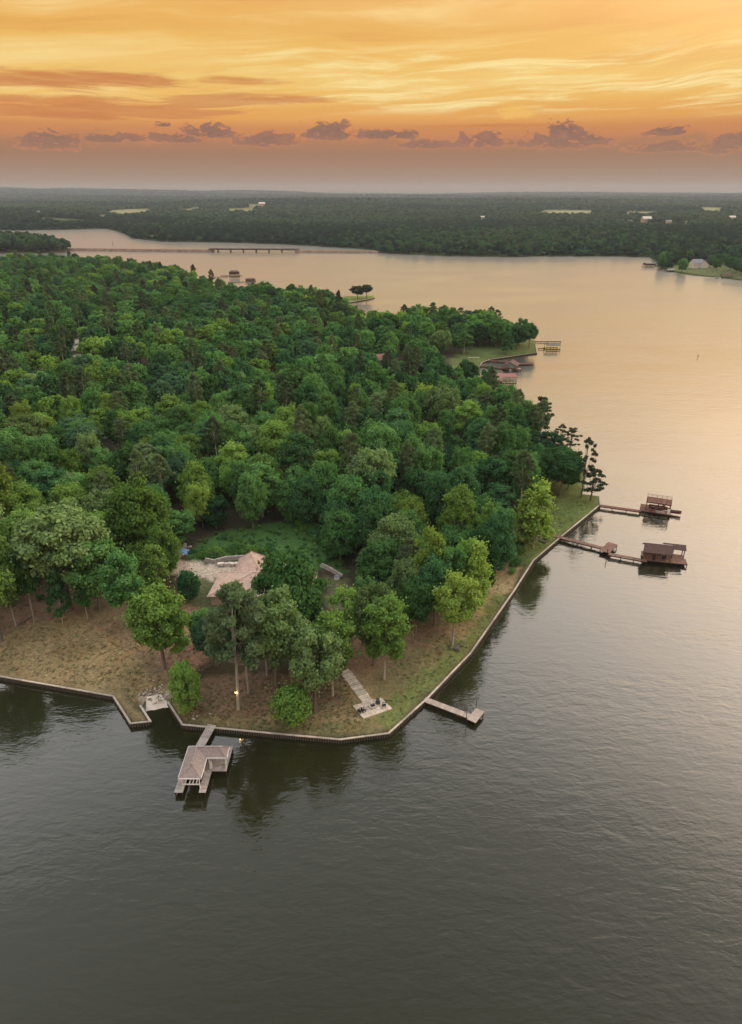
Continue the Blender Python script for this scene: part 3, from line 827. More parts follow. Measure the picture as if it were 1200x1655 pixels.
HEROES = [
    # front lawn
    (386, 1146, 940, 96, 'pine', 'needle', .36, 'tall grey green pine with a lit amber lamp on its pale trunk', 'pine_tree'),
    (402, 1119, 962, 64, 'pine', 'needle', .42, 'slim pine close behind the pine that carries the amber lamp', 'pine_tree'),
    (447, 1108, 950, 100, 'round', 'pale', .30, 'large pale green leafy tree in front of the pink roofed house', 'broadleaf_tree'),
    (432, 1092, 985, 60, 'oval', 'mid', .36, 'thin trunked tree behind the large pale tree before the house', 'broadleaf_tree'),
    (509, 1149, 1012, 82, 'round', 'pale', .30, 'grey green tree with pale thin trunk left of the stepping stone path', 'broadleaf_tree'),
    (538, 1124, 990, 78, 'oval', 'bright', .28, 'bright green tree at the upper end of the stepping stone path', 'broadleaf_tree'),
    (306, 1150, 1066, 52, 'round', 'bright', .03, 'dense bright green bush near the seawall left of the lamp pine', 'bush'),
    (473, 1170, 1110, 62, 'bush', 'bright', .16, 'low round green tree close to the front seawall', 'broadleaf_tree'),
    (621, 1097, 962, 74, 'oval', 'bright', .20, 'leafy bright green tree standing alone above the stone patio', 'broadleaf_tree'),
    (604, 1075, 940, 62, 'round', 'pale', .28, 'pale grey green tree right behind the tree above the patio', 'broadleaf_tree'),
    (672, 1032, 934, 56, 'round', 'mid', .28, 'round mid green tree with straight dark trunk on the right lawn', 'broadleaf_tree'),
    (731, 1042, 922, 66, 'oval', 'yellow', .30, 'yellow green tree with white trunk near the right seawall', 'broadleaf_tree'),
    (703, 1010, 900, 60, 'round', 'deep', .30, 'dark green tree between the yellow green tree and the woods', 'broadleaf_tree'),
    (764, 1000, 872, 52, 'spire', 'yellow', .15, 'airy yellow green tree at the wood edge above the white trunk tree', 'broadleaf_tree'),
    (267, 1081, 950, 98, 'round', 'bright', .30, 'bright spreading tree left of the brown slope below the driveway', 'broadleaf_tree'),
    (289, 1072, 985, 44, 'spire', 'bright', .22, 'slender bright tree leaning out right of the bright spreading tree', 'broadleaf_tree'),
    (115, 986, 818, 134, 'oak', 'pale', .42, 'very large pale tree with billowing crown behind the bare lawn', 'broadleaf_tree'),
    (163, 985, 866, 92, 'round', 'mid', .28, 'mid green tree crowding the right side of the very large pale tree', 'broadleaf_tree'),
    (56, 1005, 880, 42, 'oval', 'mid', .30, 'narrow tree with bare lower trunk on the brown slope at left', 'broadleaf_tree'),
    (102, 1008, 905, 32, 'spire', 'deep', .12, 'thin ivy clad stem in front of the very large pale tree', 'broadleaf_tree'),
    (3, 1036, 862, 92, 'round', 'bright', .30, 'bright tree cut by the left edge above the bare lawn', 'broadleaf_tree'),
    (206, 1016, 888, 62, 'oval', 'mid', .26, 'upright tree between the bare lawn and the driveway', 'broadleaf_tree'),
    (308, 972, 922, 34, 'bush', 'deep', .10, 'small dark green tree on the grass beside the driveway', 'broadleaf_tree'),
    (257, 958, 868, 48, 'spire', 'bright', .08, 'pointed bright green tree just left of the driveway', 'broadleaf_tree'),
    (475, 1052, 884, 116, 'oak', 'mid', .25, 'big dark oak with yellow tipped top overhanging the pink roof', 'broadleaf_tree'),
    (505, 1062, 972, 58, 'round', 'blue', .15, 'small bluish round tree below the big oak by the house', 'broadleaf_tree'),
    (560, 1062, 946, 50, 'oval', 'bright', .16, 'upright green tree right of the house on the mulch slope', 'broadleaf_tree'),
    (330, 1038, 985, 50, 'round', 'mid', .2, 'green tree at the left front corner of the pink roofed house', 'broadleaf_tree'),
    (350, 1075, 992, 60, 'round', 'blue', .22, 'bluish green tree tucked behind the lamp pine', 'broadleaf_tree'),
    (655, 1008, 900, 60, 'round', 'pale', .22, 'pale green tree between the round lawn tree and the silvery tree', 'broadleaf_tree'),
    (718, 990, 876, 62, 'round', 'mid', .2, 'mid green tree just behind the yellow green white trunk tree', 'broadleaf_tree'),
    (752, 980, 866, 56, 'oval', 'bright', .15, 'bright tree at the wood edge above the sandy bank', 'broadleaf_tree'),
    (778, 962, 846, 54, 'full', 'deep', .06, 'dark bushy tree at the head of the sandy bank', 'broadleaf_tree'),
    (586, 1040, 930, 52, 'round', 'mid', .2, 'mid green tree on the mulch left of the pale trees above the patio', 'broadleaf_tree'),
    (142, 1000, 905, 34, 'spire', 'mid', .18, 'slim mid green tree at the top of the bare lawn under the pale giant', 'broadleaf_tree'),
    (26, 1012, 895, 46, 'oval', 'pale', .25, 'airy pale tree on the brown slope near the left edge', 'broadleaf_tree'),
    (470, 1092, 1000, 44, 'oval', 'mid', .34, 'slender tree between the two large pale trees on the front lawn', 'broadleaf_tree'),
    (232, 1006, 930, 40, 'spire', 'bright', .2, 'slim bright tree behind the bright spreading tree', 'broadleaf_tree'),
    # the wood's edge
    (235, 905, 770, 112, 'oak', 'bright', .22, 'tall bright green tree left of the driveway clearing', 'broadleaf_tree'),
    (175, 880, 790, 84, 'round', 'pale', .2, 'pale olive tree above the very large pale tree', 'broadleaf_tree'),
    (10, 880, 740, 84, 'round', 'yellow', .2, 'yellow green tree at the left edge higher up the slope', 'broadleaf_tree'),
    (48, 870, 775, 74, 'round', 'bright', .2, 'bright green tree near the left edge below the dark woods', 'broadleaf_tree'),
    (582, 846, 742, 66, 'pine', 'needle', .50, 'tall pine whose bare pinkish trunk shows against the dark woods', 'pine_tree'),
    (607, 842, 722, 78, 'oak', 'pale', .48, 'tall forked tree with pale limbs beside the bare trunk pine', 'broadleaf_tree'),
    (245, 798, 716, 56, 'pine', 'needle', .46, 'domed grey green pine standing alone in front of the small dark roof', 'pine_tree'),
    (157, 742, 690, 38, 'pine', 'needle', .50, 'pair like pine with bare pale trunks in the left woods', 'pine_tree'),
    (862, 884, 768, 66, 'spire', 'yellow', .05, 'light yellow green feathery tree on the right shore lawn', 'broadleaf_tree'),
    (846, 880, 790, 46, 'spire', 'yellow', .08, 'smaller feathery tree joined to the light one on the right lawn', 'broadleaf_tree'),
    (740, 905, 782, 62, 'oval', 'bright', .10, 'bright narrow tree standing out from the dark right woods', 'broadleaf_tree'),
    (788, 915, 800, 46, 'spire', 'bright', .10, 'light green slender tree inside the right wood edge', 'broadleaf_tree'),
    (800, 925, 815, 64, 'full', 'deep', .05, 'ivy dark leafy tree at the sandy end of the right lawn', 'broadleaf_tree'),
    (640, 935, 828, 84, 'round', 'pale', .15, 'silvery green tree right of the grass slope behind the house', 'broadleaf_tree'),
    (620, 960, 868, 96, 'full', 'mid', .06, 'broad rounded tree mass right of the house', 'broadleaf_tree'),
    (690, 985, 850, 60, 'oval', 'yellow', .18, 'yellow green crown just above the right lawn trees', 'broadleaf_tree'),
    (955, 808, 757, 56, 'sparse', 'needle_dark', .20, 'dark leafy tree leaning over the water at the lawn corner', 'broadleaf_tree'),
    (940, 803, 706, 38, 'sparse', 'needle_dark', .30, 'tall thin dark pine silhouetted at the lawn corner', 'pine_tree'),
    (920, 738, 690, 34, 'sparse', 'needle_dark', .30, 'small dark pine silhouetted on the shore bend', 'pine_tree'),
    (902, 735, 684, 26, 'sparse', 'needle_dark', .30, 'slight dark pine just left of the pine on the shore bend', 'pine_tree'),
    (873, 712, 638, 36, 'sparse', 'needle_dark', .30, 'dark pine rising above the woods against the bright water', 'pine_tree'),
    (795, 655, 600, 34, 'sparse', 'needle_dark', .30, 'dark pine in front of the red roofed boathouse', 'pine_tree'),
    (730, 655, 606, 28, 'sparse', 'needle_dark', .30, 'dark pine left of the red roofed boathouse', 'pine_tree'),
    (905, 800, 724, 62, 'oak', 'deep', .30, 'dark spreading tree in the row behind the right lawn', 'broadleaf_tree'),
    (880, 802, 722, 58, 'oak', 'deep', .34, 'second dark spreading tree left along the row behind the right lawn', 'broadleaf_tree'),
    (856, 800, 726, 56, 'oak', 'mid', .30, 'mid green spreading tree at the inner end of the lawn row', 'broadleaf_tree'),
    (918, 790, 738, 36, 'round', 'deep', .1, 'small dark tree at the water end of the lawn row', 'broadleaf_tree'),
    (855, 563, 520, 26, 'oak', 'deep', .34, 'bare limbed tree at the tip of the grassy point', 'broadleaf_tree'),
    (835, 566, 522, 34, 'round', 'deep', .25, 'dark tree set back from the tip of the grassy point', 'broadleaf_tree'),
    (820, 572, 535, 22, 'spire', 'deep', .1, 'small dark tree on the grass near the red docks', 'broadleaf_tree'),
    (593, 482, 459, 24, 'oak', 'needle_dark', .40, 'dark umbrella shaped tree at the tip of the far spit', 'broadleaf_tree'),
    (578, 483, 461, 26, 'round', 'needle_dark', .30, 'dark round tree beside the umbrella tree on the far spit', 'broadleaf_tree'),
]
for i_, hh in enumerate(HEROES): hero(*hh[:3], hh[3] * (1.12 if i_ < 29 and hh[8] != 'bush' else 1), *hh[4:7], hh[7], hh[8])
for px, py, ty, wpx, lb in ((541, 640, 586, 26, 'bare grey dead tree standing in the middle of the woods'), (735, 668, 632, 20, 'small bare grey tree near the cove behind the right woods'), (118, 660, 606, 26, 'bare pale dead tree in the upper left woods'), (505, 760, 700, 26, 'bare grey dead tree above the clearing behind the house'), (262, 700, 650, 24, 'bare grey dead tree in the left woods above the dark shed')):
    o = hero(px, py, ty, wpx, 'oval', 'deep', .35, lb, 'bare_tree', bark='bark_pale')
    for c_ in list(o.children):
        if c_.name.startswith('crown'): bpy.data.objects.remove(c_)

NO_TREES = [poly_px(*q) for q in (
    ((-90, 1120), (-90, 1000), (20, 985), (110, 965), (215, 975), (262, 975), (300, 905), (284, 898), (290, 884), (330, 872), (400, 862), (470, 850), (520, 878), (545, 905), (540, 930), (570, 960), (600, 990), (640, 985), (690, 970), (735, 965), (775, 945), (815, 915), (828, 885), (850, 850), (880, 812), (915, 800), (905, 745), (940, 730), (1000, 800), (960, 900), (800, 1100), (600, 1260), (200, 1230)),
    ((715, 618), (730, 574), (790, 566), (846, 562), (852, 556), (880, 556), (880, 590), (800, 600), (775, 615)), ((535, 502), (548, 476), (620, 470), (620, 500)),
    ((660, 745), (668, 700), (702, 700), (706, 745)), ((112, 604), (114, 545), (136, 545), (140, 606)), ((180, 778), (185, 748), (212, 742), (222, 762), (214, 775)))]


REGION = [((0, 640), 'far left woods'), ((420, 700), 'woods behind the house'), ((0, 860), 'left woods')]


def where(px, py):
    if py < 560: return 'in the distant woods'
    if py > 800: return 'edging the front woods' if px < 600 else 'edging the right woods'
    side = 'left' if px < 330 else ('middle' if px < 640 else 'right')
    return 'deep in the %s woods' % side if py < 720 else 'in the near %s woods' % side


def scatter_forest():
    pts = []
    for (x0, x1, y0, y1, s) in ((-200, 110, 100, 330, 9.2), (-360, 160, 330, 560, 11.6), (-1000, 120, 560, 1000, 13.5), (-1600, -200, 1000, 1720, 14)):
        g = grid_pts(x0, x1, y0, y1, s); pts.append(g)
    p = np.concatenate(pts); p = p[inside(p, SHORE_A)]; d = seg_dist(p, SHORE_A); p = p[d > 3.0]
    z = gz_arr(p); q = px_of(np.c_[p, z])
    keep = (q[:, 0] > -130) & (q[:, 0] < 1330)
    for poly in NO_TREES: keep &= ~inside(q, poly)
    for x, y, r in TREES: keep &= np.hypot(p[:, 0] - x, p[:, 1] - y) > max(2.6, r * .62)
    p, z, q = p[keep], z[keep], q[keep]
    o = np.argsort(np.hypot(p[:, 0], p[:, 1])); return p[o], z[o], q[o]


leaf_names = ['deep', 'deep', 'mid', 'mid', 'mid', 'bright', 'blue', 'pale', 'bright', 'yellow']
leaf_word = {'deep': 'deep green', 'mid': 'mid green', 'bright': 'bright green', 'blue': 'bluish green', 'pale': 'pale green', 'yellow': 'yellow green', 'needle': 'grey green', 'needle_dark': 'dark'}
fp, fz, fq = scatter_forest()
SHAPE = {'oak': 'spreading', 'round': 'round', 'full': 'bushy', 'oval': 'slender'}
n_broad = sum(1 for h_ in HEROES if h_[8] == 'broadleaf_tree'); n_pine = sum(1 for h_ in HEROES if h_[8] == 'pine_tree')
rest = []
for (x, y), z, (qx, qy) in zip(fp, fz, fq):
    r_ = random.random(); pine = r_ < .12
    patch = math.sin(x * .021 + 1) * math.cos(y * .017) + math.sin(x * .05 - y * .043) * .5
    top = random.uniform(11, 19.5) + (2.0 if 120 < y < 330 and x > -40 else 0) - 3.5 * min(1, max(0, (y - 480) / 250)); rad = random.uniform(4.3, 7.3) * (.82 + .011 * (top - 3))
    rad *= 1 + .22 * min(1, max(0, (y - 300) / 250))
    if random.random() < .10: top *= .62; rad *= .7
    if random.random() < .04: continue
    lf = 'needle' if pine else leaf_names[min(9, max(0, int(random.gauss(4.2 + patch * 2.2, 2.4))))]
    if pine: top += random.uniform(2, 6); rad = random.uniform(2.8, 4.0)
    kind = 'pine' if pine else random.choice(['oak', 'oak', 'round', 'round', 'full', 'oval'])
    infr = -25 < qx < 1225 and qy > 330
    if infr and ((pine and n_pine < 110) or (not pine and n_broad < 300)):
        if pine:
            n_pine += 1
            tree('pine_tree', x, y, z - .1, z + top, rad, 'pine', 'needle', random.uniform(.40, .55), ('tall' if top > 19.5 else 'domed') + ' grey green pine ' + where(qx, qy), 'pines in the woods', cat='pine')
        else:
            n_broad += 1
            tree('broadleaf_tree', x, y, z - .1, z + top, rad, kind, lf, {'full': .04, 'oval': .14}.get(kind, .15), ('tall ' if top > 17.5 else ('low ' if top < 12.5 else '')) + '%s %s tree %s' % (SHAPE[kind], leaf_word[lf], where(qx, qy)), 'broadleaf trees in the woods')
    else:
        rest.append((x, y, z - .1, top, rad, pine))


# where several still read alike, say which by its place along the row
ORD = 'first second third fourth fifth sixth seventh eighth ninth tenth eleventh twelfth thirteenth fourteenth fifteenth sixteenth seventeenth eighteenth nineteenth twentieth'.split()
NUM = 'one two three four five six seven eight nine ten eleven twelve thirteen fourteen fifteen sixteen seventeen eighteen nineteen twenty'.split()


def tell_apart(*groups):
    same = {}
    for o in COL.objects:
        if o.get('group') in groups and o.get('label'): same.setdefault(o['label'], []).append(o)
    for lb, os_ in same.items():
        if 1 < len(os_) <= 20:
            os_.sort(key=lambda o: to_px(*o.location)[0])
            for i, o in enumerate(os_): o['label'] = lb + (', left one of two' if i == 0 else ', right one of two') if len(os_) == 2 else lb + ', %s of %s from left' % (ORD[i], NUM[len(os_) - 1])


tell_apart('broadleaf trees in the woods', 'pines in the woods')

# the rest of the wood, and the woods across the lake: masses of instanced trees
def kinds_collection(name, specs):
    c = bpy.data.collections.new(name); dims = []
    for i, (kind, leaf, n, size, seed) in enumerate(specs):
        rng = np.random.default_rng(seed)
        if kind == 'pine': P, Nn, Rr, Hh, C, rad = pine_points(seed, n)
        else: P, Nn, Rr, Hh, C, rad = crown_points(seed, kind, n)
        V = quad_cloud(P, Nn, size, rng, 1.8 if kind == 'pine' else 1.4)
        cb = Hh * (.6 if kind == 'pine' else .22); V[:, 2] += cb
        tr = MB().tube([(0, 0, -.3), (0, 0, cb), (0, 0, cb + Hh * .5)], [.3, .22, .08], 5, False)
        me = mesh_from('%s_%02d' % (name, i), V, len(P), tr, (LEAF[leaf], M['bark']))
        o = bpy.data.objects.new('%s_%02d' % (name, i), me); c.objects.link(o); dims.append((Rr, Hh + cb))
    return c, dims


def instancer(name, pts, scl, idx, coll, label):
    me = bpy.data.meshes.new(name); me.from_pydata([tuple(p) for p in pts], [], [])
    n = len(pts)
    a = me.attributes.new('scl', 'FLOAT_VECTOR', 'POINT'); a.data.foreach_set('vector', np.asarray(scl, np.float32).ravel())
    a = me.attributes.new('idx', 'INT', 'POINT'); a.data.foreach_set('value', np.asarray(idx, np.int32))
    a = me.attributes.new('rot', 'FLOAT_VECTOR', 'POINT'); a.data.foreach_set('vector', np.c_[np.zeros((n, 2)), RNG.uniform(0, 6.28, n)].astype(np.float32).ravel())
    o = link(bpy.data.objects.new(name, me)); tag(o, label, 'woodland', kind='stuff')
    g = bpy.data.node_groups.new(name, 'GeometryNodeTree')
    g.interface.new_socket('Geometry', in_out='INPUT', socket_type='NodeSocketGeometry'); g.interface.new_socket('Geometry', in_out='OUTPUT', socket_type='NodeSocketGeometry')
    nd = g.nodes; gi = nd.new('NodeGroupInput'); go = nd.new('NodeGroupOutput'); ip = nd.new('GeometryNodeInstanceOnPoints'); ci = nd.new('GeometryNodeCollectionInfo')
    ci.inputs['Collection'].default_value = coll; ci.inputs['Separate Children'].default_value = True; ci.inputs['Reset Children'].default_value = True
    def attr(nm, typ):
        q = nd.new('GeometryNodeInputNamedAttribute'); q.data_type = typ; q.inputs[0].default_value = nm; return q.outputs[0]
    g.links.new(gi.outputs[0], ip.inputs['Points']); g.links.new(ci.outputs[0], ip.inputs['Instance']); ip.inputs['Pick Instance'].default_value = True
    g.links.new(attr('idx', 'INT'), ip.inputs['Instance Index']); g.links.new(attr('scl', 'FLOAT_VECTOR'), ip.inputs['Scale']); g.links.new(attr('rot', 'FLOAT_VECTOR'), ip.inputs['Rotation'])
    g.links.new(ip.outputs[0], go.inputs[0])
    md = o.modifiers.new('trees', 'NODES'); md.node_group = g
    return o


specs = [('oak', 'deep', 2600, .62, 1), ('round', 'deep', 2600, .62, 2), ('round', 'mid', 2600, .62, 3), ('full', 'mid', 2800, .62, 4), ('oak', 'mid', 2600, .62, 5), ('full', 'blue', 2800, .62, 6), ('round', 'bright', 2600, .62, 7), ('oval', 'bright', 2400, .6, 8), ('oak', 'pale', 2600, .62, 9), ('pine', 'needle', 2400, .5, 10), ('pine', 'needle_dark', 2400, .5, 11)]
coll, dims = kinds_collection('wood_tree', specs)
pt, sc, ix = [], [], []
for (x, y, z, top, rad, pine) in rest:
    if pine: k = random.choice((9, 9, 10))
    else:
        patch = math.sin(x * .012 + 1) * math.cos(y * .011) + math.sin(x * .05 - y * .043) * .5
        k = min(8, max(0, int(random.gauss(3.4 + patch * 2.0, 2.1))))
    pt.append((x, y, z)); sc.append((rad / dims[k][0], rad / dims[k][0], top / dims[k][1])); ix.append(k)
instancer('woodland', pt, sc, ix, coll, 'dense mixed woodland covering the rest of the peninsula')

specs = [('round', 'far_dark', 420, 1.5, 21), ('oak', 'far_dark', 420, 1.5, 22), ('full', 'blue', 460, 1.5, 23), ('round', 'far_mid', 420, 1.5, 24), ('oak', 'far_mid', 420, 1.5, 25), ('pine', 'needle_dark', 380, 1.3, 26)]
coll2, dims2 = kinds_collection('far_tree', specs)


def far_wood():
    parts = []
    for (y0, y1, s, k) in ((800, 1900, 10.5, 1.0), (1900, 2900, 14, 1.15), (2900, 5200, 24, 1.5), (5200, 8500, 42, 2.2), (8500, 14000, 75, 3.2)):
        hw = y1 * .66 + 120
        g = grid_pts(-hw, hw, y0, y1, s)
        g = g[np.abs(g[:, 0]) < g[:, 1] * .64 + 120]
        parts.append(np.c_[g, np.full(len(g), k)])
    p = np.concatenate(parts)
    hd = inside(p[:, :2], HEAD_A); fa = inside(p[:, :2], FAR_A); p = p[hd | fa]; hd = hd[hd | fa]
    z = np.where(hd, head_z(p[:, :2]), far_z(p[:, :2])); q = px_of(np.c_[p[:, :2], z])
    keep = np.ones(len(p), bool)
    for poly in FIELDS: keep &= ~inside(q, poly)
    patch = np.sin(p[:, 0] / 310 + 2) * np.cos(p[:, 1] / 270) + .6 * np.sin(p[:, 0] / 90 + p[:, 1] / 130)
    keep &= ~((patch > 1.15) & (p[:, 1] > 2100))
    keep &= RNG.random(len(p)) > .06
    keep |= hd
    p, z, hd = p[keep], z[keep], hd[keep]; n = len(p); k = p[:, 2]
    idx = np.clip(RNG.normal(2.2 + np.sin(p[:, 0] / 210) * np.cos(p[:, 1] / 260) * 1.6 + np.sin(p[:, 1] / 420 + p[:, 0] / 900) * 1.2, 1.1, n).astype(int), 0, 5)
    rad = RNG.uniform(4.2, 7.2, n) * k; top = RNG.uniform(10, 18, n) * np.sqrt(k)
    top[hd] *= 1.25
    small = ~hd & (seg_dist(p[:, :2], FAR_A[:-4]) < 14); top[small] *= .6
    dm = np.array(dims2)[idx]
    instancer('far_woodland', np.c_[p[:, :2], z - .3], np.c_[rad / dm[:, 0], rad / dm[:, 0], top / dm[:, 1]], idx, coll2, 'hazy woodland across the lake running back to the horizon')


far_wood()


def undergrowth():
    cl, dm = kinds_collection('low_growth', [('bush', 'mid', 420, .42, 31), ('bush', 'bright', 420, .42, 32), ('bush', 'deep', 420, .42, 33)])
    ps, sc_, ix_ = [], [], []
    for poly, n, big in ((poly_px((296, 906), (330, 868), (470, 838), (530, 872), (565, 925), (520, 915), (440, 905), (330, 903)), 430, .22), (poly_px((320, 896), (440, 884), (445, 893), (336, 908)), 160, .5), (poly_px((470, 838), (530, 868), (560, 925), (545, 905), (500, 868)), 120, .7),
                         (poly_px((640, 985), (700, 960), (790, 905), (812, 925), (770, 958), (690, 990)), 150, .5), (poly_px((0, 935), (110, 930), (240, 945), (260, 965), (110, 962), (0, 985)), 60, .4), (poly_px((815, 935), (838, 880), (850, 850), (858, 868), (838, 905), (828, 938)), 60, .55)):
        lo, hi = poly.min(0), poly.max(0)
        q = RNG.uniform(lo, hi, (n, 2)); q = q[inside(q, poly)]
        for p in map(Vector, on_ground_many(q).tolist()):
            s = big * random.uniform(.5, 1.3)
            if abs(p.x + 26) < 15 and 142 < p.y < 164: continue
            ps.append((p.x, p.y, p.z - .5 * s)); sc_.append((s, s, s * random.uniform(.5, .9))); ix_.append(random.randrange(3))
    o = instancer('undergrowth', ps, sc_, ix_, cl, 'rank grass and low bushes in the clearing behind the house'); o['category'] = 'undergrowth'

    # dry and green tufts that roughen the lawns
    c2 = bpy.data.collections.new('grass_tufts')
    for i, (lf, seed) in enumerate((('pale', 1), ('lawn', 2), ('dry', 3))):
        rng = np.random.default_rng(seed); n = 16
        P = np.c_[rng.normal(0, .22, (n, 2)), rng.uniform(.02, .16, n)]; Nn = unit(np.c_[rng.normal(0, .5, (n, 2)), np.ones(n)])
        o = bpy.data.objects.new('tuft_%d' % i, mesh_from('tuft_%d' % i, quad_cloud(P, Nn, .17, rng, 2.0), n, None, (LEAF[lf],))); c2.objects.link(o)
    ps, sc_, ix_ = [], [], []
    for poly, n, kinds in ((poly_px((0, 1085), (0, 1010), (60, 1000), (200, 1000), (250, 1060), (270, 1130), (225, 1150), (185, 1118)), 1500, (2, 2, 2, 2, 0)), (poly_px((0, 1000), (0, 930), (110, 930), (250, 960), (330, 1000), (340, 1090), (270, 1070), (200, 990)), 1100, (2, 2, 2, 1)),
                           (poly_px((300, 1150), (330, 1100), (450, 1090), (560, 1090), (570, 1135), (600, 1165), (550, 1188), (300, 1166)), 1500, (2, 2, 2, 1, 0)), (poly_px((640, 1110), (640, 1060), (760, 960), (815, 930), (835, 945), (760, 1045), (690, 1118), (628, 1175), (600, 1165)), 1500, (2, 2, 0, 2, 1)),
                           (poly_px((835, 930), (850, 880), (905, 800), (965, 805), (900, 865), (860, 900)), 900, (1, 1, 1, 0))):
        lo, hi = poly.min(0), poly.max(0)
        q = RNG.uniform(lo, hi, (n, 2)); q = q[inside(q, poly)]
        for p in map(Vector, on_ground_many(q).tolist()):
            s = random.uniform(.3, 1.0)
            ps.append((p.x, p.y, p.z - .02)); sc_.append((s, s, s * random.uniform(.5, 1.1))); ix_.append(random.choice(kinds))
    o = instancer('grass', ps, sc_, ix_, c2, 'dry and green grass tufts and leaf litter on the shore lawns'); o['category'] = 'grass'


undergrowth()


# ------------------------------------------------------------------ seawalls
def seawall(pts, label, rib_step=.48):
    root = thing('seawall', label, 'seawall', (*pts[0], 0))
    ox, oy = pts[0]
    p = [Vector((x - ox, y - oy)) for x, y in pts]; n = len(p)
    nor = []
    for i in range(n - 1):
        d = (p[i + 1] - p[i]).normalized(); q = Vector((-d.y, d.x)); m = (p[i] + p[i + 1]) / 2 + q * .6 + Vector((ox, oy))
        nor.append(-q if inside(np.array([[m.x, m.y]]), SHORE_A)[0] else q)
    def off(i, k):
        if i == 0: return p[0] + nor[0] * k
        if i == n - 1: return p[-1] + nor[-1] * k
        a, b = nor[i - 1], nor[i]; s = (a + b).normalized(); return p[i] + s * (k / max(.45, s.dot(a)))
    ribs = MB()
    for i in range(n - 1):
        a, b = off(i, 0), off(i + 1, 0); A, B = off(i, .30), off(i + 1, .30); a0, b0 = off(i, -.10), off(i + 1, -.10)
        f0, f1 = off(i, .06), off(i + 1, .06); g0, g1 = off(i, .16), off(i + 1, .16)
        MB().prism([f0, f1, g1, g0], -.9, .84).build('face_board', M['wood_dark'], root)
        L = (b - a).length; k = max(1, round(L / 5.0))
        for j in range(k):
            t0, t1 = j / k + (.0025 if j else 0), (j + 1) / k
            MB().prism([a0.lerp(b0, t0), a0.lerp(b0, t1), A.lerp(B, t1), A.lerp(B, t0)], .86, .99 + .012 * random.random()).build('cap_board', M['cap'], root)
        d = (b - a).normalized(); c = int(L / rib_step)
        for j in range(c):
            q = f0.lerp(f1, (j + .5) / c) + nor[i] * .18
            ribs.box((q.x, q.y, 0), (.17, .16, 1.66), math.atan2(d.y, d.x))
    ribs.build('sheet_pile_ribs', M['log'], root, kind='stuff')
    return root


seawall(WALL_RIGHT, 'long timber seawall running round the point from the boat ramp to the far lawn corner')
seawall(WALL_LEFT, 'timber seawall with squared spur along the bare lawn at left')
r0_, r1_, r2_, r3_ = P2(236, 1126, 1), P2(262, 1122, 1), P2(279, 1146, 0), P2(236, 1153, 0)
m_ = MB()
for i in range(6):
    for j in range(9):
        u, v = i / 5, j / 8
        x = (1 - v) * ((1 - u) * r0_[0] + u * r1_[0]) + v * ((1 - u) * r3_[0] + u * r2_[0]); y = (1 - v) * ((1 - u) * r0_[1] + u * r1_[1]) + v * ((1 - u) * r3_[1] + u * r2_[1])
        m_.v.append((x + random.uniform(-.12, .12), y + random.uniform(-.15, .15), 1.02 - 1.25 * v + random.uniform(-.04, .04)))
for i in range(5):
    for j in range(8): m_.f.append((i * 9 + j, i * 9 + j + 1, i * 9 + 10 + j, i * 9 + 9 + j))
m_.build('boat_ramp', M['concrete'], kind='structure')


# ------------------------------------------------------------------ docks
PILE = {k: MB().tube([(0, 0, 0), (0, 0, 1)], [.11, .10], 7).mesh('piling', M[k]) for k in ('wood_dark', 'wood_brown', 'wood_grey', 'wood_red')}


def deck(root, a, b, width, z=1.0, wood='wood_grey', piles='wood_dark', step=3.0, board=.2, ends=True):
    """a run of decking from a to b (world xy): boards across, side beams, pilings"""
    o = root.location
    a = Vector((a[0] - o.x, a[1] - o.y)); b = Vector((b[0] - o.x, b[1] - o.y)); d = b - a; L = d.length; d.normalize(); nn = Vector((-d.y, d.x)); rz = math.atan2(d.y, d.x)
    z -= o.z
    m = MB(); c = max(2, int(L / board))
    for i in range(c):
        q = a + d * (L * (i + .5) / c); m.box((q.x, q.y, z - .02 + random.uniform(-.006, .006)), (L / c - .02, width + random.uniform(-.03, .03), .05), rz)
    m.build('decking', M[wood], root, kind='stuff')
    for s in (-1, 1):
        p, q = a + nn * (s * (width / 2 - .06)), b + nn * (s * (width / 2 - .06))
        MB().beam((p.x, p.y, z - .20), (q.x, q.y, z - .20), .08, .28).build('side_beam', M['wood_dark'], root)
    k = max(1, round(L / step))
    for i in range(k + 1):
        if not ends and i in (0,): continue
        for s in (-1, 1):
            q = a + d * min(max(L * i / k, .15), L - .15) + nn * (s * (width / 2 - .2))
            place('piling', PILE[piles], root, (q.x, q.y, -1.2 - o.z), 0, (1, 1, z + o.z + 1.12))


def post(root, x, y, z0, z1, w=.14, m='white', name='post'):
    o = root.location
    return MB().box((x - o.x, y - o.y, (z0 + z1) / 2 - o.z), (w, w, z1 - z0)).build(name, M[m], root)


def beam(root, a, b, w, h, m, name):
    o = Vector(root.location)
    return MB().beam(Vector(a) - o, Vector(b) - o, w, h).build(name, M[m], root)


def faces(root, name, vs, fs, m, thick=.10):
    """roof planes with thickness"""
    o = Vector(root.location); me = MB(); k = len(vs)
    me.v = [tuple(Vector(v) - o) for v in vs] + [tuple(Vector(v) - o - Vector((0, 0, thick))) for v in vs]
    me.f = [tuple(f) for f in fs] + [tuple(q + k for q in reversed(f)) for f in fs]
    cnt = {}
    for f in fs:
        for i in range(len(f)):
            e = (f[i], f[(i + 1) % len(f)])
            if (e[1], e[0]) in cnt: cnt.pop((e[1], e[0]))
            else: cnt[e] = 1
    me.f += [(b, a, a + k, b + k) for a, b in cnt]
    return me.build(name, M[m], root)


def ridge_caps(root, parent, lines, m, w=.26):
    o = Vector(root.location)
    for a, b in lines:
        MB().beam(Vector(a) - o + Vector((0, 0, .02)), Vector(b) - o + Vector((0, 0, .02)), w, .06).build('ridge_cap', M[m], parent)


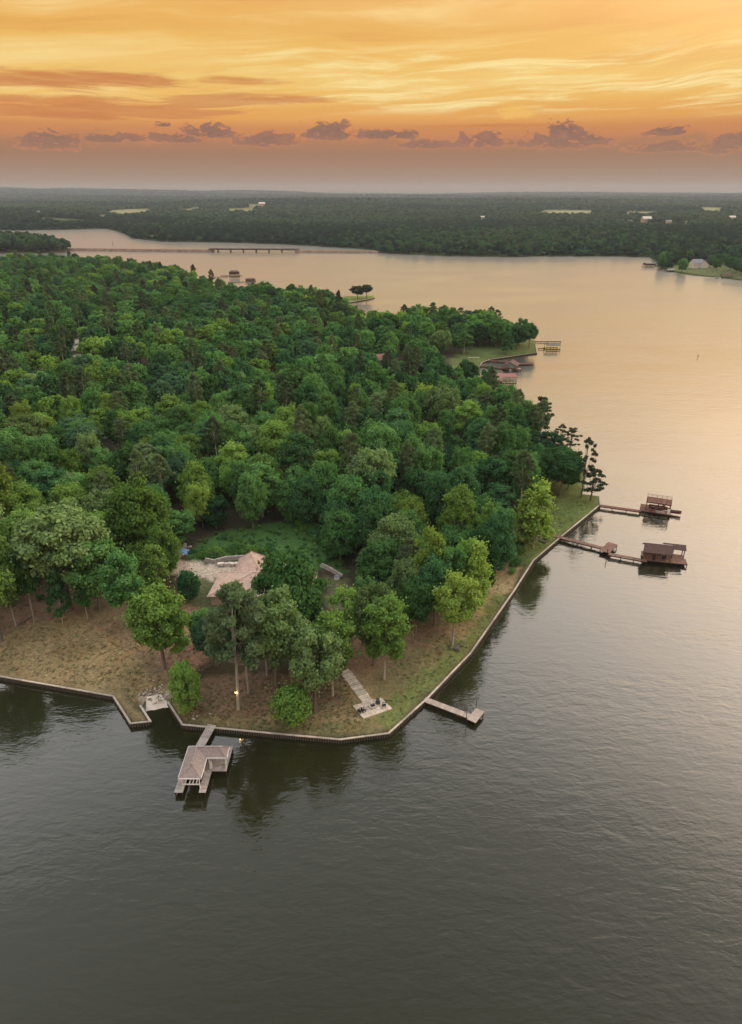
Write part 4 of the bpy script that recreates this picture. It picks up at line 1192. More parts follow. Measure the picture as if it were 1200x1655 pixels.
# the front boathouse, a stem of decking to the wall
bh = thing('boathouse', 'boathouse with L shaped hipped brown roof and white trim off the front seawall', 'boathouse', (-31.2, 92, 0))
deck(bh, (-31.05, 103.3), (-32.15, 97.4), 1.75)
deck(bh, (-34.1, 96.2), (-25.9, 96.2), 2.9)
deck(bh, (-33.35, 86.6), (-33.35, 94.7), 1.5)
deck(bh, (-29.25, 86.6), (-29.25, 94.7), 1.25)
deck(bh, (-28.6, 93.05), (-25.95, 93.05), 3.2)
zE, zR = 3.75, 5.15
rv = [(-33.25, 87.1, zE), (-29.25, 87.1, zE), (-29.25, 91.85, zE), (-25.75, 91.85, zE), (-25.75, 94.7, zE), (-33.25, 94.7, zE), (-31.2, 89.1, zR), (-31.2, 93.1, zR), (-27.2, 93.1, zR)]
rf = faces(bh, 'roof', rv, [(0, 1, 6), (1, 2, 7, 6), (2, 3, 8, 7), (3, 4, 8), (4, 5, 7, 8), (5, 0, 6, 7)], 'shingle')
ridge_caps(bh, rf, [(rv[6], rv[7]), (rv[7], rv[8]), (rv[0], rv[6]), (rv[1], rv[6]), (rv[3], rv[8]), (rv[4], rv[8])], 'shingle')
for i in range(6):
    a, b = Vector(rv[i]), Vector(rv[(i + 1) % 6]); beam(bh, a - Vector((0, 0, .06)), b - Vector((0, 0, .06)), .07, .2, 'white', 'fascia_board')
for x, y in ((-32.75, 87.5), (-32.75, 91), (-32.75, 94.3), (-29.75, 87.5), (-29.75, 91), (-29.0, 94.3), (-26.1, 92.1), (-26.1, 94.4), (-29.0, 92.1)): post(bh, x, y, .98, 3.68, .15)
for x in (-32.2, -31.5, -30.9, -30.3): beam(bh, (x, 87.4, 2.35), (x, 94.2, 2.35), .13, .16, 'white', 'lift_beam')
for y in (87.35, 93.9): beam(bh, (-32.7, y, 2.15), (-29.8, y, 2.15), .14, .18, 'white', 'lift_crossbeam')
MB().box((2.35, .25, 1.75), (.34, .5, 1.5)).build('locker', M['white'], bh)
beam(bh, (-28.9, 92.55, 1.42), (-26.0, 93.1, 1.42), .35, .07, 'wood_tan', 'bench_plank')
for x, y in ((-28.3, 92.66), (-26.6, 92.99)): post(bh, x, y, 1.0, 1.4, .1, 'wood_grey', 'bench_leg')
beam(bh, (-28.4, 94.5, 2.0), (-26.1, 94.5, 2.0), .06, .1, 'white', 'rail'); beam(bh, (-26.1, 92.1, 2.0), (-26.1, 94.4, 2.0), .06, .1, 'white', 'rail')

# T-ended dock on the right
td = thing('dock', 'narrow bare dock with square end platform below the right lawn', 'dock', (15, 108, 0))
deck(td, (10.95, 110.75), (19.5, 105.7), 1.5, 1.0, 'wood_tan')
c4 = [P2(*q, 1.03) for q in ((755, 1163), (769, 1168), (783, 1150), (770, 1145))]
mid0 = ((c4[0][0] + c4[1][0]) / 2, (c4[0][1] + c4[1][1]) / 2); mid1 = ((c4[2][0] + c4[3][0]) / 2, (c4[2][1] + c4[3][1]) / 2)
deck(td, mid0, mid1, 1.9, 1.05, 'wood_tan')
post(td, c4[0][0] - .1, c4[0][1] + .1, -1, 3.0, .11, 'wood_dark', 'mooring_pole'); post(td, c4[3][0], c4[3][1] + .1, -1, 3.4, .1, 'wood_dark', 'mooring_pole')
beam(td, (c4[0][0] - .75, c4[0][1] + .1, 2.85), (c4[0][0] + .3, c4[0][1] + .1, 2.85), .05, .22, 'wood_grey', 'sign_board')

# brown boathouse dock further up the shore
d2 = thing('boathouse', 'dark brown boathouse with two gabled roofs at the end of a long jointed dock', 'boathouse', (80, 170, 0))
deck(d2, P2(890, 864, 1.1), P2(980, 887, 1), 1.5, 1.05, 'wood_brown', step=4)
deck(d2, P2(977, 892.5, 1), P2(991, 878.5, 1), 2.9, 1.12, 'wood_brown')
deck(d2, P2(984, 895, 1), P2(1046, 906.5, 1), 1.5, 1.0, 'wood_brown', step=4)
post(d2, *P2(981.5, 897, 1), -1, 3.0, .16, 'wood_dark', 'mooring_pole')
dv = Vector((11.4, -2.7)).normalized(); dn = Vector((-dv.y, dv.x))
A0 = Vector(P2(1041, 905, 1))
def L2(u, v): q = A0 + dv * u + dn * v; return (q.x, q.y)
deck(d2, L2(0, 1.7), L2(11.6, 1.7), 3.4, 1.0, 'wood_brown')
deck(d2, L2(0, 4.6), L2(11.2, 4.6), 2.2, 1.0, 'wood_brown')
def L3(u, v, z): q = L2(u, v); return (q[0], q[1], z)
# closed room
o_ = Vector(d2.location)
rm = MB().prism([Vector(L2(*q)) - Vector((80, 170)) for q in ((.3, .35), (4.3, .35), (4.3, 4.6), (.3, 4.6))], 1.0, 3.62).build('wall', M['siding_dark'], d2)
q = Vector(L3(2.6, .32, 1.9)) - o_; MB().box(q, (.8, .06, 1.75), math.atan2(dv.y, dv.x)).build('door', M['wood_dark'], rm)
g1 = [L3(-.3, -.3, 3.6), L3(7.3, -.3, 3.6), L3(7.3, 2.4, 5.3), L3(-.3, 2.4, 5.3), L3(-.3, 5.1, 3.6), L3(7.3, 5.1, 3.6)]
g = faces(d2, 'roof', g1, [(0, 1, 2, 3), (3, 2, 5, 4)], 'shingle_dark', .14); ridge_caps(d2, g, [(g1[3], g1[2])], 'wood_tan', .2)
g2 = [L3(5.4, 3.4, 3.75), L3(11.3, 3.0, 3.75), L3(11.3, 4.6, 4.75), L3(5.4, 4.8, 4.75), L3(5.4, 6.3, 3.75), L3(11.3, 6.2, 3.75)]
faces(d2, 'roof', g2, [(0, 1, 2, 3), (3, 2, 5, 4)], 'shingle_dark', .14)
for u, v, zt in ((6.9, .2, 3.6), (4.5, .2, 3.6), (6.9, 2.6, 5.0), (10.9, 3.2, 3.7), (10.9, 5.5, 3.7), (8.2, 5.5, 3.7), (7.9, 3.2, 3.8)): post(d2, *L2(u, v), 1, zt, .2, 'wood_brown')
MB().box(Vector(L3(5.6, 2.2, 1.5)) - o_, (1.2, .7, 1.0), .3).build('storage_box', M['char'], d2)

# red two-level dock
d3 = thing('dock', 'red stained dock with raised railed sun deck over a boat slip', 'dock', (94, 204, 0))
deck(d3, P2(968, 816.5, 1), P2(1036, 826, 1), 1.6, 1.0, 'wood_red', step=4)
e0, e1, e2, e3 = (Vector(P2(*q, 1)) for q in ((1034, 825), (1078, 832), (1086, 817), (1043, 813)))
dv = (e1 - e0).normalized(); dn = Vector((-dv.y, dv.x)); A0 = e0
if dn.y < 0: dn = -dn
deck(d3, L2(0, 1.6), L2(9.4, 1.6), 3.2, 1.0, 'wood_red'); deck(d3, L2(0, 4.6), L2(3.0, 4.6), 2.6, 1.0, 'wood_red'); deck(d3, L2(8.2, 4.6), L2(9.4, 4.6), 2.6, 1.0, 'wood_red')
o_ = Vector(d3.location)
uz = 4.0
m_ = MB()
for i in range(30): m_.box(Vector(L3(1.6 + 7.6 * (i + .5) / 30, 3.6, uz)) - o_, (.23, 4.6, .05), math.atan2(dv.y, dv.x))
m_.build('upper_decking', M['wood_red'], d3, kind='stuff')
for v in (1.32, 5.88): beam(d3, L3(1.6, v, uz - .2), L3(9.2, v, uz - .2), .1, .36, 'wood_red', 'fascia_board')
for u in (1.62, 9.18): beam(d3, L3(u, 1.38, uz - .2), L3(u, 5.82, uz - .2), .1, .36, 'wood_red', 'fascia_board')
for u, v in ((1.8, 1.5), (5.4, 1.5), (9.0, 1.5), (1.8, 5.7), (5.4, 5.7), (9.0, 5.7)): post(d3, *L2(u, v), 1, uz - .02, .18, 'wood_red')
for v in (1.4, 5.8):
    beam(d3, L3(1.6, v, uz + 1.0), L3(9.2, v, uz + 1.0), .12, .07, 'wood_red', 'rail'); beam(d3, L3(1.6, v, uz + .55), L3(9.2, v, uz + .55), .06, .06, 'wood_red', 'rail')
for u in (1.7, 9.1):
    beam(d3, L3(u, 1.4, uz + 1.0), L3(u, 5.8, uz + 1.0), .12, .07, 'wood_red', 'rail'); beam(d3, L3(u, 1.4, uz + .55), L3(u, 5.8, uz + .55), .06, .06, 'wood_red', 'rail')
for i in range(6):
    for v in (1.4, 5.8): post(d3, *L2(1.7 + 7.4 * i / 5, v), uz, uz + 1.0, .09, 'wood_red', 'baluster')
for s in (-.38, .38): beam(d3, L3(3.2, .75 + s, 1.1), L3(7.4, .75 + s, uz), .08, .24, 'wood_red', 'stair_stringer')
for i in range(11): MB().box(Vector(L3(3.4 + 4.0 * i / 11, .75, 1.3 + 2.7 * i / 11)) - o_, (.28, .74, .05), math.atan2(dv.y, dv.x)).build('stair_tread', M['wood_red'], d3)
MB().box(Vector(L3(8.7, .5, 1.9)) - o_, (.85, .12, 1.7), math.atan2(dv.y, dv.x)).build('white_board', M['white'], d3)
MB().box(Vector(L3(6.2, .45, 1.35)) - o_, (2.6, .5, .6), math.atan2(dv.y, dv.x)).build('bench', M['wood_grey'], d3)


def boat(name, label, x, y, rz, L=5.2, Wd=2.0, m='hull', cat='boat', z=.0, canopy=False, group=None):
    root = thing(name, label, cat, (x, y, z), rz, group)
    prof = [(-.5, .85, .0), (-.3, 1.0, -.05), (.1, .95, 0), (.35, .6, .1), (.5, .04, .22)]
    vs, fs = [], []
    for t, w_, s in prof:
        X = t * L; h = Wd / 2 * w_
        vs += [(X, -h, .75 + s), (X, -h * .7, -.1), (X, h * .7, -.1), (X, h, .75 + s), (X, h * .8, .75 + s), (X, h * .7, .35), (X, -h * .7, .35), (X, -h * .8, .75 + s)]
    for i in range(len(prof) - 1):
        for j in range(8): fs.append((i * 8 + j, i * 8 + (j + 1) % 8, i * 8 + 8 + (j + 1) % 8, i * 8 + 8 + j))
    fs += [tuple(range(8)), tuple(reversed(range(32, 40)))]
    MB().add(vs, fs).build('hull', M[m], root)
    for t in (-.22, .05): MB().box((t * L, 0, .55), (.55, Wd * .6, .4)).build('seat', M['char'], root)
    MB().box((-.02 * L + .5, 0, .95), (.1, Wd * .55, .45)).build('windscreen', M['glass'], root)
    MB().box((-.53 * L, 0, .6), (.35, .4, .9)).build('outboard_motor', M['char'], root)
    if canopy:
        MB().box((0, 0, 2.2), (L * .5, Wd * .95, .06)).build('canopy', M['roof_pale'], root)
        for t in (-.2, .2):
            for s in (-1, 1): MB().box((t * L, s * Wd * .42, 1.45), (.05, .05, 1.5)).build('canopy_post', M['metal'], root)
    return root


boat('motorboat', 'dark red motorboat lifted under the railed red sun deck', *L2(5.6, 4.4), math.atan2(dv.y, dv.x), 5.4, 2.1, z=.9)
boat('jet_boat', 'small dark red boat poking out beyond the railed red sun deck', *L2(10.9, 3.6), math.atan2(dv.y, dv.x), 3.4, 1.4, z=.6)

# ------------------------------------------------------------------ stone patio with fire pit
pc = [on_ground(*q) for q in ((570, 1141), (588, 1163), (635, 1147), (616, 1129))]
pz = max(p.z for p in pc) + .02
pat = thing('patio', 'irregular pale flagstone patio at the foot of the stepping stone path', 'patio', ((pc[0].x + pc[2].x) / 2, (pc[0].y + pc[2].y) / 2, pz))
o_ = Vector(pat.location)
MB().prism([(p - o_).xy * 1.0 for p in pc], -.5, .05).build('base_slab', M['gravel'], pat)
NU, NV = 7, 5
gr = [[None] * (NV + 1) for _ in range(NU + 1)]
for i in range(NU + 1):
    for j in range(NV + 1):
        u = i / NU + (random.uniform(-.035, .035) if 0 < i < NU else random.uniform(-.012, .012)); v = j / NV + (random.uniform(-.05, .05) if 0 < j < NV else random.uniform(-.015, .015))
        q = (pc[0] * (1 - u) + pc[3] * u) * (1 - v) + (pc[1] * (1 - u) + pc[2] * u) * v; gr[i][j] = (q - o_).xy
for i in range(NU):
    for j in range(NV):
        q4 = [gr[i][j], gr[i + 1][j], gr[i + 1][j + 1], gr[i][j + 1]]; c = sum(q4, Vector((0, 0))) / 4
        MB().prism([c + (k - c) * .94 for k in q4], .04, .10 + random.uniform(0, .03)).build('flagstone', M['stone'], pat)
pth = thing('stepping_path', 'straight path of broad pale stone slabs climbing from the patio', 'path', (0, 0, 0))
pa, pb = on_ground(596, 1136), on_ground(557, 1084)
for i in range(17):
    t = (i + .5) / 17; q = pa.lerp(pb, t); d = (pb - pa).normalized(); n_ = Vector((-d.y, d.x, 0)); L = (pb - pa).length / 17
    q.z = gz(q.x, q.y) + .06; w_ = 1.15 + random.uniform(-.12, .12); l_ = L * .44
    MB().prism([(q + d * (a * l_ + random.uniform(-.05, .05)) + n_ * (b * w_)).xy for a, b in ((-1, -1), (1, -1), (1, 1), (-1, 1))], q.z - .2, q.z + .06).build('paving_slab', M['stone'], pth)
fx, fy = at(602.5, 1143, pz).xy
fp_ = thing('fire_pit', 'square pale stone fire pit in the middle of the patio', 'fire pit', (fx, fy, pz + .1), .3)
for k in range(4):
    a = k * math.pi / 2; MB().box((.62 * math.cos(a), .62 * math.sin(a), .22), (.26, 1.0, .46), a).build('stone_side', M['stone'], fp_)
MB().box((0, 0, .12), (.94, .94, .16)).build('ash_bed', M['char'], fp_)


def lounge_chair(label, x, y, z, rz, m, group=None, s=1.0):
    root = thing('garden_chair', label, 'chair', (x, y, z), rz, group); root.scale = (s, s, s)
    T = Matrix.Rotation(R(-14), 3, 'Y')
    MB().box((0, 0, .36), (.56, .56, .05), M=Matrix.Rotation(R(8), 3, 'Y')).build('seat', M[m], root)
    b_ = MB()
    for i in range(5): b_.box((-.36, -.24 + .12 * i, .72), (.04, .105, .86 - abs(i - 2) * .07), M=T)
    b_.build('backrest', M[m], root)
    for sy in (-1, 1):
        MB().box((0, sy * .34, .57), (.74, .13, .04)).build('armrest', M[m], root)
        MB().box((.27, sy * .31, .28), (.07, .06, .56)).build('leg', M[m], root); MB().box((-.30, sy * .31, .27), (.07, .06, .54), M=Matrix.Rotation(R(-10), 3, 'Y')).build('leg', M[m], root)
    return root


for (px, py), rz, lab in (((588, 1150), .6, 'leftmost dark chair by the stone fire pit'), ((611, 1139), -1.6, 'dark chair on the far side of the stone fire pit'), ((621, 1142), 3.0, 'dark chair at the right of the stone fire pit')):
    q = at(px, py, pz + .1); lounge_chair(lab, q.x, q.y, pz + .12, rz, 'char', 'chairs round the fire pit', 1.15)
q = at(584, 1153, pz + .1); lounge_chair('dark chair pushed close to the leftmost chair on the patio', q.x - .2, q.y + .2, pz + .12, .9, 'char', 'chairs round the fire pit', 1.1)
for (px, py), rz, lab in (((872, 868), 0.3, 'pale garden chair nearest the feathery tree on the right lawn'), ((886, 868.5), 2.8, 'pale garden chair nearest the water on the right lawn'), ((865, 872), .9, 'pale garden chair half hidden by the feathery tree')):
    q = on_ground(px, py); lounge_chair(lab, q.x, q.y, q.z, rz, 'wood_tan', 'chairs on the right lawn', 1.3)
q = on_ground(879, 874)
fr = thing('fire_ring', 'low ring of grey rocks on the right lawn beside pale chairs', 'fire ring', q)
for k in range(9):
    a = k * .698; MB().box((1.1 * math.cos(a), 1.1 * math.sin(a), .15), (.5, .6, .42), a + random.uniform(-.3, .3)).build('rock', M['log'], fr)


def rock_heap(name, label, px, py, n, spread, size, m, cat, flat=1.0):
    q = on_ground(px, py); root = thing(name, label, cat, q)
    for i in range(n):
        bm = bmesh.new(); bmesh.ops.create_icosphere(bm, subdivisions=1, radius=1)
        for v in bm.verts: v.co *= random.uniform(.75, 1.15)
        me = bpy.data.meshes.new('rock'); bm.to_mesh(me); bm.free(); me.materials.append(M[m])
        x, y = random.gauss(0, spread), random.gauss(0, spread * flat)
        s = size * random.uniform(.6, 1.3); place('rock', me, root, (x, y, gz(q.x + x, q.y + y) - q.z + s * .3), random.uniform(0, 6), (s * 1.3, s, s * .7))
    return root


rock_heap('rock_pile', 'low heap of grey stones by the right seawall under the white trunk tree', 741, 1048, 14, .7, .42, 'log', 'rocks')
rock_heap('rock_pile', 'scatter of pale rubble above the boat ramp', 248, 1118, 26, 1.5, .24, 'rock', 'rocks')
rock_heap('rock_pile', 'pale stones at the foot of the dense bush by the seawall', 316, 1157, 8, .8, .2, 'rock', 'rocks')
rock_heap('rock_pile', 'pale building stones left on the slope below the small dark tree', 322, 1003, 10, .9, .45, 'concrete', 'rocks', .5)
rock_heap('rock_pile', 'mixed rubble beside the blue tarp at the back of the driveway', 298, 888, 12, 1.6, .5, 'rock', 'rocks')

# leaning and fallen timber on the slope at left
q0, q1 = on_ground(30, 1010), on_ground(58, 994)
lg = thing('fallen_log', 'grey fallen log lying on the brown slope at left', 'log', q0)
MB().tube([(0, 0, .15), tuple((q1 - q0) * .5 + Vector((0, 0, .2))), tuple(q1 - q0 + Vector((0, 0, .1)))], [.2, .17, .1], 7).build('log_stem', M['log'], lg)
MB().tube([tuple((q1 - q0) * .6 + Vector((0, 0, .2))), tuple((q1 - q0) * .75 + Vector((.7, .6, .6)))], [.08, .03], 5).build('branch_stub', M['log'], lg)

# the amber lamp on the pine
q = on_ground(386, 1146); zl = z_at(1120, q.y - .6)
lp = thing('lamp', 'small lit amber lamp fixed to the pale pine trunk near the seawall', 'lamp', (q.x - .06, q.y - .42, zl))
MB().box((0, .12, .12), (.16, .2, .06)).build('bracket', M['metal'], lp)
bm = bmesh.new(); bmesh.ops.create_icosphere(bm, subdivisions=2, radius=.16); me = bpy.data.meshes.new('lamp_globe'); bm.to_mesh(me); bm.free(); me.materials.append(M['lamp'])
place('globe', me, lp, (0, 0, 0))
MB().tube([(0, 0, .14), (0, 0, .24)], [.2, .06], 8).build('lamp_shade', M['metal'], lp)
pl = bpy.data.lights.new('lamp_light', 'POINT'); pl.energy = 60; pl.color = (1, .55, .2); pl.shadow_soft_size = .16
plo = link(bpy.data.objects.new('lamp_light', pl), lp); plo.location = (0, -.35, -.1)

# ------------------------------------------------------------------ the house
hx, hy = -27.0, 149.5; hz0 = gz(hx, hy - 4)
hs = thing('house', 'large house with clay pink hipped roofs behind the front trees', 'house', (hx, hy, hz0))
def hp(x, y, z): return (x + hx, y + hy, z + hz0)
EV, RG = 3.1, 6.7
hv = [hp(-13.4, -6, EV), hp(13, -6, EV), hp(13, 6, EV), hp(-12.6, 6, EV), hp(-2.5, 0, RG), hp(7.5, 0, RG)]
hr = faces(hs, 'roof', hv, [(0, 1, 5, 4), (1, 2, 5), (2, 3, 4, 5), (3, 0, 4)], 'shingle_pink', .16)
ridge_caps(hs, hr, [(hv[4], hv[5]), (hv[0], hv[4]), (hv[3], hv[4]), (hv[1], hv[5]), (hv[2], hv[5])], 'shingle_pink', .4)
gv = [hp(-8.8, 3.2, EV + .25), hp(-.6, 3.2, EV + .25), hp(-.6, 13.4, EV + .25), hp(-8.8, 13.4, EV + .25), hp(-4.6, 8.6, 7.4), hp(-4.6, 9.4, 7.4)]
gr_ = faces(hs, 'wing_roof', gv, [(0, 1, 4), (1, 2, 5, 4), (2, 3, 5), (3, 0, 4, 5)], 'shingle_pink', .16)
ridge_caps(hs, gr_, [(gv[4], gv[0]), (gv[4], gv[1]), (gv[5], gv[2]), (gv[5], gv[3])], 'shingle_pink', .4)
MB().prism([(-12.7, -5.3), (12.3, -5.3), (12.3, 5.3), (-12, 5.3)], -3, EV - .05).build('wall', M['brick'], hs)
MB().prism([(-8.1, 5.32), (-1.3, 5.32), (-1.3, 12.7), (-8.1, 12.7)], -3, EV + .2).build('wing_wall', M['brick'], hs)
for x in (-9.5, -6, 3.5, 7, 10.3):
    w_ = MB().box((x, -5.33, 1.6), (1.5, .1, 1.5)).build('window', M['white'], hs); MB().box((x, -5.40, 1.6), (1.3, .06, 1.3)).build('pane', M['glass'], w_)
dr = MB().box((-.5, -5.33, 1.2), (1.3, .1, 2.3)).build('door', M['wood_brown'], hs); MB().box((-.05, -5.42, 1.15), (.08, .08, .2)).build('handle', M['metal'], dr)
MB().box((-8.14, 9, 1.3), (.1, 5.0, 2.5)).build('garage_door', M['white'], hs)
for y in (-2.5, 2.5):
    w_ = MB().box((-12.4, y, 1.6), (.1, 1.4, 1.4)).build('window', M['white'], hs); MB().box((-12.47, y, 1.6), (.06, 1.2, 1.2)).build('pane', M['glass'], w_)
ch = MB().box((5.4, 2.2, 6.3), (1.1, .8, 1.8)).build('chimney', M['brick'], hs); MB().box((5.4, 2.2, 7.25), (1.3, 1.0, .1)).build('chimney_cap', M['concrete'], ch)


def low_wall(name, label, pix, h, m, th=.5):
    p = [on_ground(*q) for q in pix]; root = thing(name, label, 'wall', p[0])
    for a, b in zip(p, p[1:]):
        n = max(1, int((b - a).length / 1.4)); d = (b - a).normalized(); rz = math.atan2(d.y, d.x)
        for c in range(2):
            for i in range(n):
                q = a.lerp(b, (i + .5 + (.25 if c else 0)) / n) - p[0]; q.z = gz(q.x + p[0].x, q.y + p[0].y) - p[0].z + h * (.25 + .5 * c)
                MB().box(q, ((b - a).length / n - .06, th + random.uniform(-.08, .08), h * .5 - .03), rz + random.uniform(-.03, .03)).build('stone_block', M[m], root)
    return root


low_wall('retaining_wall', 'curved grey stone retaining wall above the driveway', ((331, 908), (346, 911), (366, 906), (394, 904)), 1.3, 'rock')
low_wall('retaining_wall', 'grey retaining wall right of the house above the dark hollow', ((518, 915), (536, 924), (552, 934)), 1.2, 'rock')
mt = MB()
q = on_ground(378, 914); bs = thing('stone_pallet', 'long pile of pale cut stone stacked by the driveway wall', 'stone pile', q)
for i in range(9):
    for c in range(2): MB().box((i * .95 - 4 + random.uniform(-.1, .1), random.uniform(-.15, .15), .25 + .42 * c), (.85, 1.0, .38), random.uniform(-.1, .1)).build('stone_block', M['concrete'], bs)
q = on_ground(545, 936); mc = thing('utility_box', 'white utility cabinet in the dark hollow right of the house', 'cabinet', q, .3)
MB().box((0, 0, .45), (1.2, .8, .9)).build('cabinet_body', M['white'], mc); MB().box((0, 0, .93), (1.3, .9, .08)).build('cabinet_lid', M['roof_pale'], mc)
q = on_ground(292, 893); tp = thing('tarp_covered_pile', 'pile under a crumpled blue tarp at the back of the driveway', 'tarp', q)
bm = bmesh.new(); bmesh.ops.create_grid(bm, x_segments=14, y_segments=10, size=1)
for v in bm.verts:
    rr = max(abs(v.co.x), abs(v.co.y)); v.co.z = .9 * max(0, 1 - rr ** 3) + random.uniform(-.09, .09); v.co.x *= 2.3; v.co.y *= 1.5
me = bpy.data.meshes.new('tarp'); bm.to_mesh(me); bm.free(); me.materials.append(M['tarp']); place('tarp', me, tp, (0, 0, .05))
for i in range(5): MB().box((-1.4 + .7 * i, random.uniform(-1.3, 1.3), .1), (.7, .3, .2), random.uniform(0, 3)).build('timber_offcut', M['wood_tan'], tp)


def cabin(label, px, py, L, Wd, h, rh, wall, roof, rz, group=None, name='house', cat='house', wins=2, base=None):
    q = base if base is not None else on_ground(px, py)
    root = thing(name, label, cat, (q[0], q[1], q[2]), rz, group)
    MB().box((0, 0, h / 2 - .6), (L, Wd, h + 1.2)).build('wall', M[wall], root)
    v = [(-L / 2 - .4, -Wd / 2 - .4, h), (L / 2 + .4, -Wd / 2 - .4, h), (L / 2 + .4, 0, h + rh), (-L / 2 - .4, 0, h + rh), (-L / 2 - .4, Wd / 2 + .4, h), (L / 2 + .4, Wd / 2 + .4, h)]
    m = MB(); k = 6; t = .15
    m.v = v + [(a, b, c - t) for a, b, c in v]; m.f = [(0, 1, 2, 3), (3, 2, 5, 4), (9, 8, 7, 6), (10, 11, 8, 9), (0, 6, 7, 1), (1, 7, 8, 2), (2, 8, 11, 5), (5, 11, 10, 4), (4, 10, 9, 3), (3, 9, 6, 0)]
    m.build('roof', M[roof], root)
    MB().add([(L / 2, -Wd / 2, h), (L / 2, Wd / 2, h), (L / 2, 0, h + rh - .1), (-L / 2, -Wd / 2, h), (-L / 2, Wd / 2, h), (-L / 2, 0, h + rh - .1)], [(0, 1, 2), (4, 3, 5)]).build('gable', M[wall], root)
    for i in range(wins):
        x = -L / 2 + L * (i + .5) / wins
        f = MB().box((x, -Wd / 2 - .03, h * .55), (1.2, .08, 1.2)).build('window', M['white'], root); MB().box((x, -Wd / 2 - .09, h * .55), (1.0, .05, 1.0)).build('pane', M['glass'], f)
    MB().box((L * .12, -Wd / 2 - .03, 1.0), (.95, .08, 2.0)).build('door', M['wood_dark'], root)
    return root


cabin('small dark roofed shed with white eave hidden in the left woods', 196, 766, 7, 5, 2.8, 1.3, 'siding_dark', 'roof_grey', .5, name='shed', cat='shed')
cabin('red roofed cottage glimpsed in the middle woods', 621, 598, 9, 7, 6.5, 3, 'siding_dark', 'roof_red', .2)
cabin('white cottage glimpsed through the dark woods by the far cove', 648, 530, 6, 6, 9.0, 2.5, 'siding', 'roof_red', .4)

# ------------------------------------------------------------------ docks round the grassy point
def open_boathouse(label, c, L, Wd, z_e, rise, roof, rz, post_m='white', runs=(), wood='wood_red', name='boathouse', hip=0.0, walls=None):
    root = thing(name, label, 'boathouse', (c[0], c[1], 0))
    ca, sa = math.cos(rz), math.sin(rz)
    def W(u, v, z): return (c[0] + ca * u - sa * v, c[1] + sa * u + ca * v, z)
    l, w_ = L / 2, Wd / 2
    v = [W(-l, -w_, z_e), W(l, -w_, z_e), W(l, w_, z_e), W(-l, w_, z_e), W(-l + hip, 0, z_e + rise), W(l - hip, 0, z_e + rise)]
    fs = [(0, 1, 5, 4), (2, 3, 4, 5)] + ([(1, 2, 5), (3, 0, 4)] if hip else [])
    faces(root, 'roof', v, fs, roof, .15)
    for u in (-l + .4, 0, l - .4):
        for k in (-w_ + .4, w_ - .4): post(root, *W(u, k, 0)[:2], .6, z_e, .22, post_m)
    for a, b, wd in ((W(-l, -w_ + .6, 0), W(l, -w_ + .6, 0), 1.3), (W(-l, w_ - .6, 0), W(l, w_ - .6, 0), 1.3)): deck(root, a[:2], b[:2], wd, .8, wood, board=.5, step=5)
    if walls:
        q = [W(u, k, 0) for u, k in ((-l + .8, -w_ + 1), (l - .8, -w_ + 1), (l - .8, w_ - 1), (-l + .8, w_ - 1))]
        MB().prism([(x - c[0], y - c[1]) for x, y, _ in q], z_e * .48, z_e - .05).build('wall', M[walls], root)
    for a, b, wd in runs: deck(root, a, b, wd, .85, wood, board=.5, step=5)
    return root


open_boathouse('grey roofed boathouse with two thin walkways off the tip of the grassy point', (121.5, 462), 9.5, 7.0, 3.4, .9, 'roof_grey', 0.05, 'wood_dark', [((112.5, 462.5), (117, 462.5), 1.2), (P2(864, 551.5, 1), P2(907, 551.5, 1), 1.6)], 'wood_dark')
open_boathouse('small gabled boathouse between two long red docks in the cove', (83.5, 405), 8.5, 8.5, 3.0, 2.2, 'shingle_dark', 1.2, 'wood_brown', [(P2(776, 590, 1), P2(842, 597, 1), 2.0), (P2(788, 582, 1), P2(820, 584, 1), 1.8), (P2(834, 588, 1), P2(862, 587, 1), 2.4)], 'wood_red')
boat('pontoon_boat', 'pale boat moored in front of the small gabled boathouse in the cove', *P2(832, 598, 0), .1, 7, 2.4, 'white', z=.1)
open_boathouse('red roofed boathouse half hidden by trees in the near cove', (75.0, 377), 11.5, 7, 3.2, 1.2, 'roof_red', 0.0, 'wood_red', [((66, 374), (70, 374), 1.4)], 'wood_grey', hip=0)
dk = thing('dock', 'short grey dock reaching into the shaded near cove', 'dock', (52, 378, 0))
deck(dk, P2(752, 619, 1), P2(780, 621, 1), 1.8, .9, 'wood_grey', board=.5, step=4); deck(dk, P2(757, 603, 1), P2(757, 617, 1), 1.4, .9, 'wood_grey', board=.5, step=4)
low_pts = [P2(*q, .9) for q in ((735, 604), (757, 604), (776, 592), (779, 586), (792, 581), (820, 577), (868, 570), (866, 556))]
seawall(low_pts, 'low timber edging round the grassy point by the red docks', 3.0)
q = on_ground(750, 574); pole = thing('utility_pole', 'pale wooden utility pole on the grassy point', 'pole', q)
MB().tube([(0, 0, -.3), (0, 0, 9)], [.2, .14], 7).build('pole_shaft', M['bark_pale'], pole); MB().box((0, 0, 8.3), (2.2, .14, .16)).build('crossarm', M['wood_grey'], pole)
q = on_ground(766, 579); bk = thing('picnic_bench', 'long pale bench on the lawn of the grassy point', 'bench', q, .15)
MB().box((0, 0, .5), (7.5, .6, .12)).build('seat', M['concrete'], bk)
for x in (-3, 0, 3): MB().box((x, 0, .2), (.2, .4, .5)).build('leg', M['concrete'], bk)

